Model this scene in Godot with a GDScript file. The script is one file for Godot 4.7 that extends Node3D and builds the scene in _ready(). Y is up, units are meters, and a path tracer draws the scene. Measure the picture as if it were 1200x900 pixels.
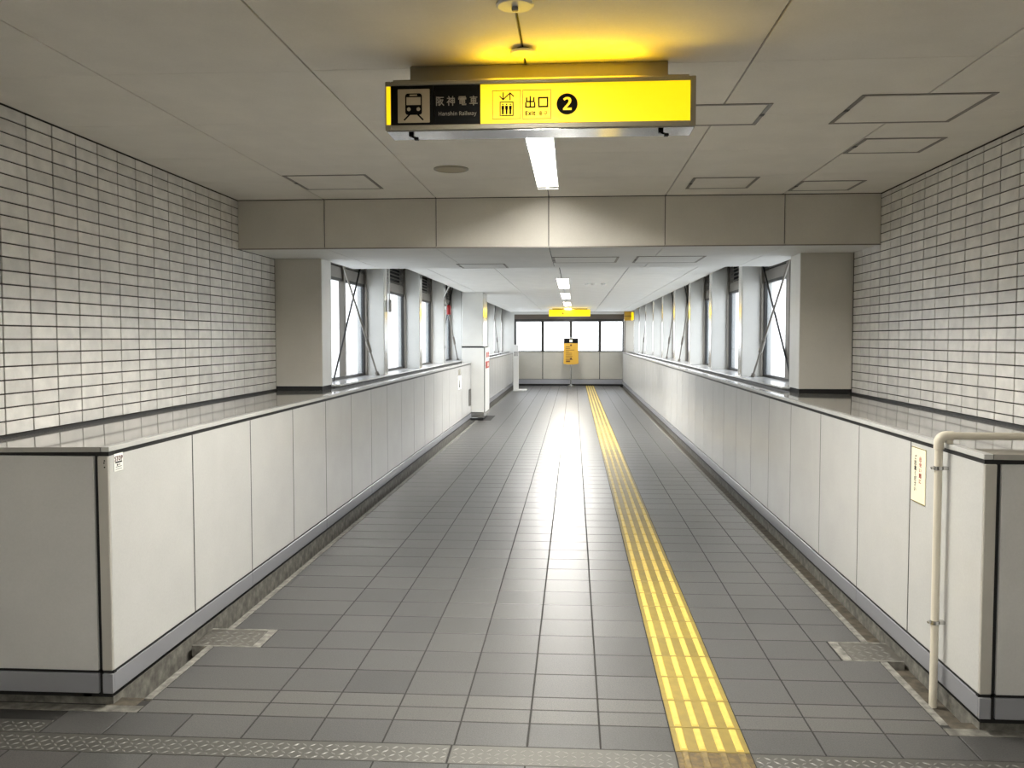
extends Node3D
# A covered station walkway. x to the right, y up, d = depth away from the photographer (d = -z), metres.

var counts := {}
var meshes := {}
var rng := RandomNumberGenerator.new()
var M := {}

# ---------------------------------------------------------------- helpers
func V(x: float, y: float, d: float) -> Vector3:
	return Vector3(x, y, -d)

func new_st() -> SurfaceTool:
	var st := SurfaceTool.new()
	st.begin(Mesh.PRIMITIVE_TRIANGLES)
	return st

func face(st: SurfaceTool, pts: Array, out: Vector3) -> void:
	var n := Vector3.ZERO
	for i in range(1, pts.size() - 1):
		n += (pts[i] - pts[0]).cross(pts[i + 1] - pts[0])
	n = n.normalized()
	var flip := n.dot(out) > 0.0
	var nn := n if flip else -n
	var o: Vector3 = pts[0]
	for i in range(1, pts.size() - 1):
		var a: Vector3 = pts[i]
		var b: Vector3 = pts[i + 1]
		st.set_normal(nn); st.add_vertex(o)
		if flip:
			st.set_normal(nn); st.add_vertex(b)
			st.set_normal(nn); st.add_vertex(a)
		else:
			st.set_normal(nn); st.add_vertex(a)
			st.set_normal(nn); st.add_vertex(b)

# box between two corners, chamfered by b
func bxv(st: SurfaceTool, lo: Vector3, hi: Vector3, b: float = 0.0) -> void:
	var c := (lo + hi) * 0.5
	var h := (hi - lo).abs() * 0.5
	b = minf(b, minf(h.x, minf(h.y, h.z)) * 0.9)
	for i in 3:
		var j := (i + 1) % 3
		var k := (i + 2) % 3
		for s in [-1.0, 1.0]:
			var q := []
			for t in [[-1.0, -1.0], [1.0, -1.0], [1.0, 1.0], [-1.0, 1.0]]:
				var p := Vector3.ZERO
				p[i] = s * h[i]; p[j] = t[0] * (h[j] - b); p[k] = t[1] * (h[k] - b)
				q.append(c + p)
			var o := Vector3.ZERO
			o[i] = s
			face(st, q, o)
			if b > 0.0:
				for s2 in [-1.0, 1.0]:
					var q2 := []
					for t2 in [[0, -1.0], [0, 1.0], [1, 1.0], [1, -1.0]]:
						var p2 := Vector3.ZERO
						p2[i] = s * (h[i] - (b if t2[0] == 1 else 0.0))
						p2[j] = s2 * (h[j] - (0.0 if t2[0] == 1 else b))
						p2[k] = t2[1] * (h[k] - b)
						q2.append(c + p2)
					var o2 := Vector3.ZERO
					o2[i] = s; o2[j] = s2
					face(st, q2, o2)
	if b > 0.0:
		for sx in [-1.0, 1.0]:
			for sy in [-1.0, 1.0]:
				for sz in [-1.0, 1.0]:
					var s3 := Vector3(sx, sy, sz)
					face(st, [c + s3 * Vector3(h.x, h.y - b, h.z - b), c + s3 * Vector3(h.x - b, h.y, h.z - b), c + s3 * Vector3(h.x - b, h.y - b, h.z)], s3)

func bx(st: SurfaceTool, x0: float, x1: float, y0: float, y1: float, d0: float, d1: float, b: float = 0.0) -> void:
	bxv(st, Vector3(minf(x0, x1), minf(y0, y1), -maxf(d0, d1)), Vector3(maxf(x0, x1), maxf(y0, y1), -minf(d0, d1)), b)

func bar(st: SurfaceTool, a: Vector3, c: Vector3, r: float, seg: int = 8, caps := true) -> void:
	tube(st, [a, c], r, seg, caps)

func tube(st: SurfaceTool, pts: Array, r: float, seg: int = 10, caps := true) -> void:
	var rings := []
	var dir0: Vector3 = (pts[1] - pts[0]).normalized()
	var u: Vector3 = dir0.cross(Vector3.UP if absf(dir0.y) < 0.9 else Vector3.RIGHT).normalized()
	for i in pts.size():
		var t: Vector3
		if i == 0: t = (pts[1] - pts[0]).normalized()
		elif i == pts.size() - 1: t = (pts[i] - pts[i - 1]).normalized()
		else: t = ((pts[i] - pts[i - 1]).normalized() + (pts[i + 1] - pts[i]).normalized()).normalized()
		u = (u - t * u.dot(t)).normalized()
		var w := t.cross(u)
		var ring := []
		for k in seg:
			var a := TAU * k / seg
			ring.append([pts[i] + (u * cos(a) + w * sin(a)) * r, u * cos(a) + w * sin(a)])
		rings.append(ring)
	for i in rings.size() - 1:
		for k in seg:
			var k2 := (k + 1) % seg
			smooth_quad(st, rings[i][k], rings[i][k2], rings[i + 1][k2], rings[i + 1][k])
	if caps:
		for e in [0, rings.size() - 1]:
			var q := []
			for k in seg: q.append(rings[e][k][0])
			face(st, q, (pts[0] - pts[1]) if e == 0 else (pts[e] - pts[e - 1]))

func smooth_quad(st: SurfaceTool, a, b, c, d) -> void:
	var n: Vector3 = (b[0] - a[0]).cross(c[0] - a[0])
	if n.length() < 1e-12: n = (c[0] - a[0]).cross(d[0] - a[0])
	var order := [a, b, c, a, c, d]
	if n.dot(a[1] + c[1]) > 0.0: order = [a, c, b, a, d, c]
	for v in order:
		st.set_normal(v[1]); st.add_vertex(v[0])

# profile of [radius, height] turned about the vertical axis at o
func lathe(st: SurfaceTool, prof: Array, o: Vector3, seg: int = 28) -> void:
	for i in prof.size() - 1:
		var e := Vector2(prof[i + 1][0] - prof[i][0], prof[i + 1][1] - prof[i][1])
		var nr := Vector2(e.y, -e.x).normalized()
		for k in seg:
			var a := TAU * k / seg
			var b := TAU * (k + 1) / seg
			var ca := Vector3(cos(a), 0, sin(a)); var cb := Vector3(cos(b), 0, sin(b))
			var na := (ca * nr.x + Vector3.UP * nr.y); var nb := (cb * nr.x + Vector3.UP * nr.y)
			var p := [[o + ca * prof[i][0] + Vector3.UP * prof[i][1], na], [o + cb * prof[i][0] + Vector3.UP * prof[i][1], nb], [o + cb * prof[i + 1][0] + Vector3.UP * prof[i + 1][1], nb], [o + ca * prof[i + 1][0] + Vector3.UP * prof[i + 1][1], na]]
			smooth_quad(st, p[0], p[1], p[2], p[3])

# pen strokes in a 100 x 100 cell drawn as thin raised ribbons: o = top left corner, u across, v down, n towards the reader
func strokes(st: SurfaceTool, lines: Array, o: Vector3, u: Vector3, v: Vector3, n: Vector3, pen: float, t: float) -> void:
	for l in lines:
		for i in range(0, l.size() - 2, 2):
			var a: Vector3 = o + u * (l[i] / 100.0) + v * (l[i + 1] / 100.0)
			var b: Vector3 = o + u * (l[i + 2] / 100.0) + v * (l[i + 3] / 100.0)
			if a.distance_to(b) < 1e-6: continue
			var dir: Vector3 = (b - a).normalized()
			var w: Vector3 = dir.cross(n).normalized() * pen * 0.5
			a -= dir * pen * 0.5; b += dir * pen * 0.5
			var q := [a - w, b - w, b + w, a + w]
			var top := []
			for p in q: top.append(p + n * t)
			face(st, top, n)
			for k in 4:
				face(st, [q[k], q[(k + 1) % 4], top[(k + 1) % 4], top[k]], (q[k] + q[(k + 1) % 4]) * 0.5 - (a + b) * 0.5)

func rect(x0: float, y0: float, x1: float, y1: float) -> Array:
	return [x0, y0, x1, y0, x1, y1, x0, y1, x0, y0]

# flat polygon plate extruded towards n
func plate(st: SurfaceTool, pts: Array, n: Vector3, t: float) -> void:
	var top := []
	var c := Vector3.ZERO
	for p in pts:
		top.append(p + n * t)
		c += p / pts.size()
	face(st, top, n)
	for k in pts.size():
		var k2 := (k + 1) % pts.size()
		face(st, [pts[k], pts[k2], top[k2], top[k]], (pts[k] + pts[k2]) * 0.5 - c)

func disc_pts(c: Vector3, u: Vector3, v: Vector3, r: float, seg: int = 28) -> Array:
	var q := []
	for k in seg: q.append(c + (u * cos(TAU * k / seg) + v * sin(TAU * k / seg)) * r)
	return q

func numbered(parent: Node, called: String) -> String:
	var key := str(parent.get_instance_id()) + called
	counts[key] = counts.get(key, -1) + 1
	return called if counts[key] == 0 else "%s_%03d" % [called, counts[key]]

func put(called: String, mesh: Mesh, m: Material, parent: Node, at := Vector3.ZERO) -> MeshInstance3D:
	var o := MeshInstance3D.new()
	o.name = numbered(parent, called)
	o.mesh = mesh
	if m: o.material_override = m
	o.position = at
	o.cast_shadow = GeometryInstance3D.SHADOW_CASTING_SETTING_ON
	parent.add_child(o, true)
	return o

# commits a shape given in world coordinates under a parent placed at parent.position
func obj(called: String, st: SurfaceTool, m: Material, parent: Node) -> MeshInstance3D:
	var at := Vector3.ZERO
	var p := parent
	while p and p != self:
		at -= (p as Node3D).position
		p = p.get_parent()
	return put(called, st.commit(), m, parent, at)

func thing(called: String, label: String, category: String, at: Vector3, group := "", kind := "") -> Node3D:
	var o := Node3D.new()
	o.name = numbered(self, called)
	o.position = at
	add_child(o, true)
	tag(o, label, category, group, kind)
	return o

func tag(o: Node, label: String, category: String, group := "", kind := "") -> void:
	o.set_meta("label", label)
	o.set_meta("category", category)
	if group: o.set_meta("group", group)
	if kind: o.set_meta("kind", kind)

# box shared between alike pieces
func piece(called: String, x0: float, x1: float, y0: float, y1: float, d0: float, d1: float, b: float, m: Material, parent: Node) -> MeshInstance3D:
	var size := Vector3(absf(x1 - x0), absf(y1 - y0), absf(d1 - d0))
	var key := "%.4f %.4f %.4f %.4f" % [size.x, size.y, size.z, b]
	if not meshes.has(key):
		var st := new_st()
		bxv(st, -size * 0.5, size * 0.5, b)
		meshes[key] = st.commit()
	var at := V((x0 + x1) * 0.5, (y0 + y1) * 0.5, (d0 + d1) * 0.5)
	var p := parent
	while p and p != self:
		at -= (p as Node3D).position
		p = p.get_parent()
	return put(called, meshes[key], m, parent, at)

func one_box(called: String, x0: float, x1: float, y0: float, y1: float, d0: float, d1: float, b: float, m: Material, label: String, category: String, group := "", kind := "") -> MeshInstance3D:
	var o := piece(called, x0, x1, y0, y1, d0, d1, b, m, self)
	tag(o, label, category, group, kind)
	return o

func text(called: String, words: String, size: float, at: Vector3, m: Material, parent: Node, bold := false, turn := 0.0, depth := 0.001) -> MeshInstance3D:
	var f := SystemFont.new()
	f.font_names = PackedStringArray(["Droid Sans"])
	f.font_weight = 700 if bold else 400
	var t := TextMesh.new()
	t.text = words
	t.font = f
	t.font_size = 64
	t.pixel_size = size / 64.0
	t.depth = depth
	var p := parent
	var where := at
	while p and p != self:
		where -= (p as Node3D).position
		p = p.get_parent()
	var o := put(called, t, m, parent, where)
	o.rotation.y = turn
	return o

# ---------------------------------------------------------------- materials
func noise_tex(seed_: int, freq: float, lo: float, hi: float, octaves: int, size: int, grain: float) -> ImageTexture:
	var n := FastNoiseLite.new()
	n.seed = seed_
	n.frequency = freq
	n.fractal_octaves = octaves
	var im := n.get_seamless_image(size, size)
	im.convert(Image.FORMAT_L8)
	var a := im.get_data()
	var r := RandomNumberGenerator.new()
	r.seed = seed_
	var out := PackedByteArray()
	out.resize(size * size * 3)
	for i in size * size:
		var v := lerpf(lo, hi, a[i] / 255.0) + (r.randf() - 0.5) * grain
		var b := int(clampf(v, 0.0, 1.0) * 255.0)
		out[i * 3] = b; out[i * 3 + 1] = b; out[i * 3 + 2] = b
	var img := Image.create_from_data(size, size, false, Image.FORMAT_RGB8, out)
	img.generate_mipmaps()
	return ImageTexture.create_from_image(img)

func mat(c: Color, rough: float, metal := 0.0, tex: Texture2D = null, scale := 1.0) -> StandardMaterial3D:
	var m := StandardMaterial3D.new()
	m.albedo_color = c
	m.roughness = rough
	m.metallic = metal
	if tex:
		m.albedo_texture = tex
		m.uv1_triplanar = true
		m.uv1_world_triplanar = true
		m.uv1_scale = Vector3.ONE * scale
	return m

func glow(c: Color, e: float) -> StandardMaterial3D:
	var m := mat(c, 0.4)
	m.emission_enabled = true
	m.emission = c
	m.emission_energy_multiplier = e
	return m

func make_materials() -> void:
	var speck := noise_tex(3, 0.13, 0.62, 1.05, 3, 512, 0.36)
	var soft := noise_tex(5, 0.012, 0.97, 1.0, 4, 256, 0.02)
	var cloudy := noise_tex(9, 0.015, 0.55, 1.0, 5, 512, 0.12)
	var smear := noise_tex(12, 0.02, 0.90, 1.0, 4, 256, 0.03)
	M.floor = []
	for k in [1.0, 0.96, 1.04, 0.92, 1.01]:
		var m := mat(Color(0.315 * k, 0.312 * k, 0.305 * k), 0.40, 0.0, speck, 1.0 / 0.55)
		m.heightmap_enabled = true
		m.heightmap_texture = speck
		m.heightmap_scale = 0.06
		M.floor.append(m)
	M.floor_pale = []
	for k in [1.0, 0.97]:
		M.floor_pale.append(mat(Color(0.365 * k, 0.36 * k, 0.348 * k), 0.40, 0.0, speck, 1.0 / 0.55))
	M.floor_far = mat(Color(1, 1, 1), 0.40, 0.0, speck, 1.0 / 0.55)
	M.floor_far.vertex_color_use_as_albedo = true
	M.grout = mat(Color(0.12, 0.115, 0.107), 0.9)
	M.tile = []
	for k in [1.0, 0.975, 1.01, 0.95]:
		M.tile.append(mat(Color(0.945 * k, 0.935 * k, 0.915 * k), 0.32, 0.0, smear, 1.3))
	M.tile_far = mat(Color(1, 1, 1), 0.32, 0.0, smear, 1.3)
	M.tile_far.vertex_color_use_as_albedo = true
	M.tile_grout = mat(Color(0.22, 0.20, 0.185), 0.9)
	M.ceiling = mat(Color(0.93, 0.915, 0.885), 0.75, 0.0, soft, 0.9)
	M.ceiling_joint = mat(Color(0.10, 0.095, 0.09), 0.9)
	M.soffit = mat(Color(0.90, 0.90, 0.89), 0.6, 0.0, soft, 0.9)
	M.panel = mat(Color(0.735, 0.735, 0.725), 0.26, 0.0, soft, 0.7)
	M.beam = mat(Color(0.80, 0.785, 0.75), 0.5, 0.0, soft, 0.7)
	M.end_panel = mat(Color(0.70, 0.69, 0.65), 0.4, 0.0, soft, 0.7)
	M.gap = mat(Color(0.05, 0.05, 0.05), 0.7)
	M.seal = mat(Color(0.10, 0.095, 0.09), 0.55)
	M.coping = mat(Color(0.58, 0.57, 0.55), 0.06, 0.0, soft, 1.2)
	M.coping.metallic_specular = 1.0
	M.sill = mat(Color(0.80, 0.80, 0.79), 0.15)
	M.column = mat(Color(0.86, 0.86, 0.845), 0.35, 0.0, soft, 0.8)
	M.steel = mat(Color(0.74, 0.74, 0.73), 0.2, 1.0)
	M.skirt = mat(Color(0.56, 0.565, 0.585), 0.34, 0.3)
	M.post = mat(Color(0.68, 0.67, 0.64), 0.35, 0.15)
	M.alu = mat(Color(0.52, 0.50, 0.47), 0.4, 0.45)
	M.alu_dark = mat(Color(0.22, 0.215, 0.21), 0.5, 0.3)
	M.alu_brown = mat(Color(0.40, 0.365, 0.33), 0.5, 0.2)
	M.concrete = mat(Color(0.47, 0.46, 0.43), 0.95, 0.0, cloudy, 1.6)
	M.dirt = mat(Color(0.34, 0.31, 0.26), 0.95, 0.0, cloudy, 1.6)
	M.edging = mat(Color(0.55, 0.54, 0.51), 0.8, 0.0, cloudy, 1.9)
	M.checker = mat(Color(0.33, 0.325, 0.31), 0.55, 0.6)
	M.tread = mat(Color(0.45, 0.445, 0.43), 0.6, 0.3)
	M.cover = mat(Color(0.36, 0.35, 0.325), 0.5, 0.4)
	M.yellow_base = []
	for k in [1.0, 0.95, 1.04]:
		M.yellow_base.append(mat(Color(0.49 * k, 0.42 * k, 0.15 * k), 0.6, 0.0, smear, 2.5))
	M.yellow_bar = mat(Color(0.76, 0.655, 0.30), 0.58, 0.0, smear, 2.5)
	M.faded_base = mat(Color(0.42, 0.34, 0.16), 0.55, 0.0, cloudy, 3.0)
	M.faded_bar = mat(Color(0.52, 0.44, 0.25), 0.5, 0.0, cloudy, 3.0)
	M.white_paint = mat(Color(0.87, 0.87, 0.86), 0.35)
	M.pvc = mat(Color(0.80, 0.775, 0.715), 0.4)
	M.black = mat(Color(0.015, 0.015, 0.015), 0.35)
	M.black.metallic_specular = 0.25
	M.print_black = mat(Color(0.03, 0.03, 0.03), 0.6)
	M.print_red = mat(Color(0.62, 0.16, 0.11), 0.6)
	M.print_white = mat(Color(0.92, 0.92, 0.90), 0.5)
	M.print_pink = mat(Color(0.30, 0.12, 0.14), 0.6)
	M.cream = mat(Color(0.92, 0.89, 0.78), 0.45)
	M.sign_frame = mat(Color(0.58, 0.56, 0.50), 0.4, 0.4)
	M.sign_tray = mat(Color(0.80, 0.80, 0.80), 0.12, 1.0)
	M.sign_grey = mat(Color(0.66, 0.615, 0.52), 0.5)
	M.sign_text = mat(Color(0.62, 0.60, 0.55), 0.5)
	M.sign_yellow = glow(Color(1.0, 0.86, 0.05), 0.43)
	M.sign_ink = mat(Color(0.02, 0.02, 0.015), 0.5)
	M.sign_ink.metallic_specular = 0.2
	M.sign_line = mat(Color(0.42, 0.36, 0.03), 0.5)
	M.gold = mat(Color(0.75, 0.58, 0.16), 0.45)
	M.brown = mat(Color(0.35, 0.22, 0.06), 0.6)
	M.lamp = glow(Color(1.0, 0.99, 0.96), 0.9)
	M.red = mat(Color(0.62, 0.08, 0.06), 0.35)
	M.glass_side = mat(Color(0.62, 0.78, 0.90, 0.10), 0.03)
	M.glass_side.transparency = BaseMaterial3D.TRANSPARENCY_ALPHA
	M.glass_end = mat(Color(0.95, 0.97, 1.0, 0.06), 0.03)
	M.glass_end.transparency = BaseMaterial3D.TRANSPARENCY_ALPHA

# ---------------------------------------------------------------- numbers of the place
const CEIL := 2.805
const LOW := 2.588
const SOFFIT := 2.402
const SOFFIT_END := 9.52
const WL := -2.784
const WR := 2.424
const PL := -2.068
const PR := 1.703
const TOPY := 1.179
const BEAM := 7.351
const END := 31.6
const GL := -2.554
const GR := 2.219
const FX0 := -1.935
const FX1 := 1.5725

func _ready() -> void:
	rng.seed = 20240
	# camera
	var cam := Camera3D.new()
	cam.name = "camera"
	cam.position = Vector3(0, 1.66, 0)
	cam.rotation = Vector3(-0.050652, 0.068391, -0.000872)
	cam.fov = rad_to_deg(2.0 * atan(450.0 / 1054.32))
	cam.near = 0.05
	cam.far = 200.0
	add_child(cam)
	cam.current = true
	# overcast sky and exposure
	var env := Environment.new()
	var sky := Sky.new()
	var sm := ProceduralSkyMaterial.new()
	sm.sky_top_color = Color(0.93, 0.95, 0.98)
	sm.sky_horizon_color = Color(0.97, 0.985, 1.0)
	sm.ground_horizon_color = Color(0.95, 0.97, 0.985)
	sm.ground_bottom_color = Color(0.93, 0.95, 0.96)
	sm.sky_energy_multiplier = 1.4
	sm.ground_energy_multiplier = 1.36
	sky.sky_material = sm
	env.background_mode = Environment.BG_SKY
	env.sky = sky
	env.tonemap_mode = Environment.TONE_MAPPER_LINEAR
	env.tonemap_exposure = 2.25
	env.sdfgi_enabled = true
	env.ssao_enabled = true
	env.ssil_enabled = true
	var we := WorldEnvironment.new()
	we.name = "world_environment"
	we.environment = env
	add_child(we)

	make_materials()
	build_floor()
	build_hall_ceiling()
	build_bulkhead()
	build_low_ceiling()
	build_tile_walls()
	build_shell()
	build_windows()
	build_end_wall()
	build_parapets()
	build_pillars_and_columns()
	build_lamps()
	build_hatches()
	build_tactile()
	build_metal_plates()
	build_main_sign()
	build_small_things()
	for l in find_children("*", "Light3D", true, false):
		(l as Light3D).shadow_enabled = true

# ---------------------------------------------------------------- floor
func row_edges() -> Array:
	var e := []
	for k in range(8, 0, -1): e.append(3.415 - 0.2915 * k)
	e += [3.415, 3.574, 3.800, 3.943, 4.087]
	var d := 4.374
	while d < END - 0.05:
		e.append(d)
		d += 0.2915
	e.append(END - 0.01)
	return e

func build_floor() -> void:
	var fl := thing("floor", "grey speckled square floor tiles of the walkway", "floor", Vector3.ZERO, "", "structure")
	var st := new_st()
	bx(st, WL - 0.1, WR + 0.1, -0.3, -0.0018, -6.0, 3.93)
	bx(st, FX0, FX1, -0.3, -0.0018, 3.93, END + 0.1)
	obj("grout_bed", st, M.grout, fl)
	var edges := row_edges()
	var made := 0
	var far := new_st()
	var far_color := Color(0.315, 0.312, 0.305).srgb_to_linear()
	for r in edges.size() - 1:
		var d0: float = edges[r]
		var d1: float = edges[r + 1]
		if absf(d0 - 3.415) < 0.001: continue           # the metal strip
		var near := d1 < 3.95
		var half := d0 > 3.79 and d1 < 4.1
		for k in range(-13, 11):
			var x0 := 0.1135 + 0.2985 * k
			var x1 := x0 + 0.2985
			if k == 1: continue                          # the tactile strip
			var lo := WL if near and d0 < 3.7 else FX0
			var hi := WR if near and d0 < 3.7 else FX1
			if near and d0 > 3.7:
				lo = -1.935; hi = 1.5725
			if d0 > 4.6 and d0 < 4.7:
				lo = -1.6775; hi = 1.385
			if d1 > 18.1 and d0 < 19.1: lo = -1.775
			x0 = maxf(x0, lo); x1 = minf(x1, hi)
			if near and d0 > 3.57 and d0 < 3.6 and x0 < -2.25:
				x0 = maxf(x0, -2.25)
			if x1 - x0 < 0.03: continue
			if k == -7 and x0 > -1.95 and lo > -2.0: continue
			if k == -6 and lo == FX0: x0 = FX0
			if k == 5 and hi == FX1: continue
			var g := 0.0040
			var tone := 1.0 + rng.randf_range(-0.055, 0.055)
			if made < 299 and d0 > 3.2 and d1 < 12.0 and x0 > -2.6 and x1 < 2.2:
				var m: Material = M.floor_pale[rng.randi() % 2] if half else M.floor[rng.randi() % 5]
				piece("floor_tile", x0 + g, x1 - g, -0.03, 0.0, d0 + g, d1 - g, 0.0012, m, fl)
				made += 1
			else:
				var c := Color(far_color.r * tone, far_color.g * tone, far_color.b * tone)
				far.set_color(c)
				var a := [V(x0 + g, 0, d0 + g), V(x1 - g, 0, d0 + g), V(x1 - g, 0, d1 - g), V(x0 + g, 0, d1 - g)]
				face(far, a, Vector3.UP)
				for i in 4:
					var p: Vector3 = a[i]; var q: Vector3 = a[(i + 1) % 4]
					face(far, [p, q, q - Vector3(0, 0.02, 0), p - Vector3(0, 0.02, 0)], (p + q) * 0.5 - (a[0] + a[2]) * 0.5)
	var o := obj("distant_floor_tiles", far, M.floor_far, fl)
	o.set_meta("kind", "stuff")
	# gutters along both parapets
	var gt := new_st()
	bx(gt, -2.12, FX0 - 0.001, -0.30, -0.10, 3.96, 18.1)
	bx(gt, -2.12, FX0 - 0.001, -0.30, -0.10, 19.0, END)
	bx(gt, -2.12, -1.975, -0.10, -0.001, 3.845, 3.96)
	bx(gt, FX1 + 0.001, 1.76, -0.30, -0.045, 3.90, END)
	bx(gt, 1.61, 1.76, -0.045, -0.001, 3.845, 3.935)
	obj("gutter_channel", gt, M.dirt, fl)
	for s in [[-1.975, FX0 - 0.002, 3.95, 4.66], [-1.975, FX0 - 0.002, 4.962, 18.08], [-1.975, FX0 - 0.002, 19.02, END - 0.02], [FX1 + 0.002, 1.61, 3.90, 4.66], [FX1 + 0.002, 1.61, 4.962, END - 0.02]]:
		var d: float = s[2]
		while d < s[3] - 0.01:
			var e := minf(d + 1.8, s[3])
			piece("gutter_edging", s[0], s[1], -0.06, 0.001, d + 0.001, e - 0.001, 0.002, M.edging, fl)
			d = e
	var ap := new_st()
	bx(ap, WL, -1.937, -0.05, -0.0005, 3.80, 3.87)
	bx(ap, 1.574, WR, -0.05, -0.0005, 3.80, 3.87)
	obj("concrete_apron", ap, M.concrete, fl)

# ---------------------------------------------------------------- ceilings
# lamp openings: height, x0, x1, d0, d1
const HOLES := [[CEIL, -0.276, -0.118, 4.00, 6.96], [CEIL, -0.276, -0.118, 0.7, 2.75], [CEIL, -0.276, -0.118, -3.4, -1.3], [LOW, -0.268, -0.082, 14.07, 16.72], [LOW, -0.268, -0.082, 18.6, 21.25], [LOW, -0.268, -0.082, 23.2, 25.85], [LOW, -0.268, -0.082, 27.8, 30.45]]

# a ceiling panel, cut away where a lamp is let into the ceiling
func ceiling_panel(x0: float, x1: float, y: float, d0: float, d1: float, m: Material, parent: Node) -> void:
	for h in HOLES:
		if h[0] != y or h[1] >= x1 or h[2] <= x0 or h[3] >= d1 or h[4] <= d0: continue
		var st := new_st()
		var a := maxf(x0, h[1]); var b := minf(x1, h[2])
		if h[1] > x0: bx(st, x0, h[1], y, y + 0.014, d0, d1)
		if h[2] < x1: bx(st, h[2], x1, y, y + 0.014, d0, d1)
		if h[3] > d0: bx(st, a, b, y, y + 0.014, d0, h[3])
		if h[4] < d1: bx(st, a, b, y, y + 0.014, h[4], d1)
		obj("ceiling_panel", st, m, parent)
		return
	piece("ceiling_panel", x0, x1, y, y + 0.014, d0, d1, 0.0012, m, parent)

func build_hall_ceiling() -> void:
	var c := thing("ceiling", "pale flat ceiling panels with thin dark joints over the near hall", "ceiling", V(0, CEIL, 0), "", "structure")
	var st := new_st()
	bx(st, WL - 0.3, WR + 0.3, CEIL + 0.075, CEIL + 0.25, -6.0, BEAM + 0.3)
	obj("ceiling_backing", st, M.ceiling_joint, c)
	var xs := [WL, -2.06, -1.1256, -0.204, 0.733, 1.658, WR]
	var ds := [-6.0, -5.26, -4.35, -3.44, -2.53, -1.62, -0.71, 0.2, 1.11, 2.02, 2.93, 3.845, 4.76, 5.632, 6.486, BEAM]
	for i in xs.size() - 1:
		for j in ds.size() - 1:
			ceiling_panel(xs[i] + 0.004, xs[i + 1] - 0.004, CEIL, ds[j] + 0.0015, ds[j + 1] - 0.0015, M.ceiling, c)

func build_bulkhead() -> void:
	var b := thing("wall_bulkhead", "beam across the ceiling faced with six grey panels", "beam", V(0, SOFFIT, BEAM), "", "structure")
	var st := new_st()
	bx(st, WL, WR, SOFFIT + 0.012, CEIL + 0.02, BEAM + 0.012, BEAM + 0.12)
	obj("beam_core", st, M.ceiling_joint, b)
	var xs := [WL, -2.0536, -1.1248, -0.2044, 0.7308, 1.6752, WR]
	for i in xs.size() - 1:
		piece("beam_panel", xs[i] + 0.003, xs[i + 1] - 0.003, SOFFIT + 0.004, CEIL - 0.005, BEAM, BEAM + 0.014, 0.0015, M.beam, b)
	piece("beam_edge", WL, WR, SOFFIT - 0.004, SOFFIT + 0.004, BEAM - 0.002, BEAM + 0.02, 0.001, M.alu, b)

func build_low_ceiling() -> void:
	var f := thing("ceiling", "low soffit panels under the beam at the mouth of the walkway", "ceiling", V(0, SOFFIT, 8.4), "", "structure")
	var sf := new_st()
	bx(sf, WL, WR, SOFFIT + 0.012, SOFFIT + 0.04, BEAM + 0.01, 8.264)
	bx(sf, -2.345, 2.025, SOFFIT + 0.012, SOFFIT + 0.04, 8.264, SOFFIT_END - 0.012)
	bx(sf, -2.345, 2.025, SOFFIT + 0.04, LOW + 0.2, SOFFIT_END - 0.05, SOFFIT_END - 0.012)
	obj("ceiling_backing", sf, M.ceiling_joint, f)
	var xs := [WL, -2.054, -1.136, -0.204, 0.732, 1.688, WR]
	for i in xs.size() - 1:
		piece("ceiling_panel", xs[i] + 0.0032, xs[i + 1] - 0.0032, SOFFIT, SOFFIT + 0.014, BEAM + 0.022, 8.262, 0.0012, M.soffit, f)
		var x0 := maxf(xs[i], -2.36)
		var x1 := minf(xs[i + 1], 2.04)
		piece("ceiling_panel", x0 + 0.0032, x1 - 0.0032, SOFFIT, SOFFIT + 0.014, 8.265, SOFFIT_END, 0.0012, M.soffit, f)
	piece("soffit_edge", -2.36, 2.04, SOFFIT + 0.016, LOW + 0.05, SOFFIT_END - 0.012, SOFFIT_END, 0.001, M.soffit, f)
	var c := thing("ceiling", "pale panelled ceiling running down the walkway", "ceiling", V(0, LOW, 20), "", "structure")
	var st := new_st()
	bx(st, -2.2, 1.95, LOW + 0.075, LOW + 0.1, SOFFIT_END, END)
	obj("ceiling_backing", st, M.ceiling_joint, c)
	var ys := [-2.2, -1.95, -1.05, -0.19, 0.72, 1.61, 1.95]
	for i in ys.size() - 1:
		for k in 13:
			var d0 := SOFFIT_END + 0.002 + 1.82 * k
			var d1 := minf(d0 + 1.82, END)
			if d1 - d0 < 0.1: continue
			ceiling_panel(ys[i] + 0.0055, ys[i + 1] - 0.0055, LOW, d0 + 0.003, d1 - 0.003, M.soffit, c)
	# turned-up edge of the ceiling along the window recess
	piece("ceiling_edge", -2.215, -2.2, LOW - 0.002, LOW + 0.09, SOFFIT_END, END, 0.002, M.white_paint, c)
	piece("ceiling_edge", 1.95, 1.965, LOW - 0.002, LOW + 0.09, SOFFIT_END, END, 0.002, M.white_paint, c)

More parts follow.
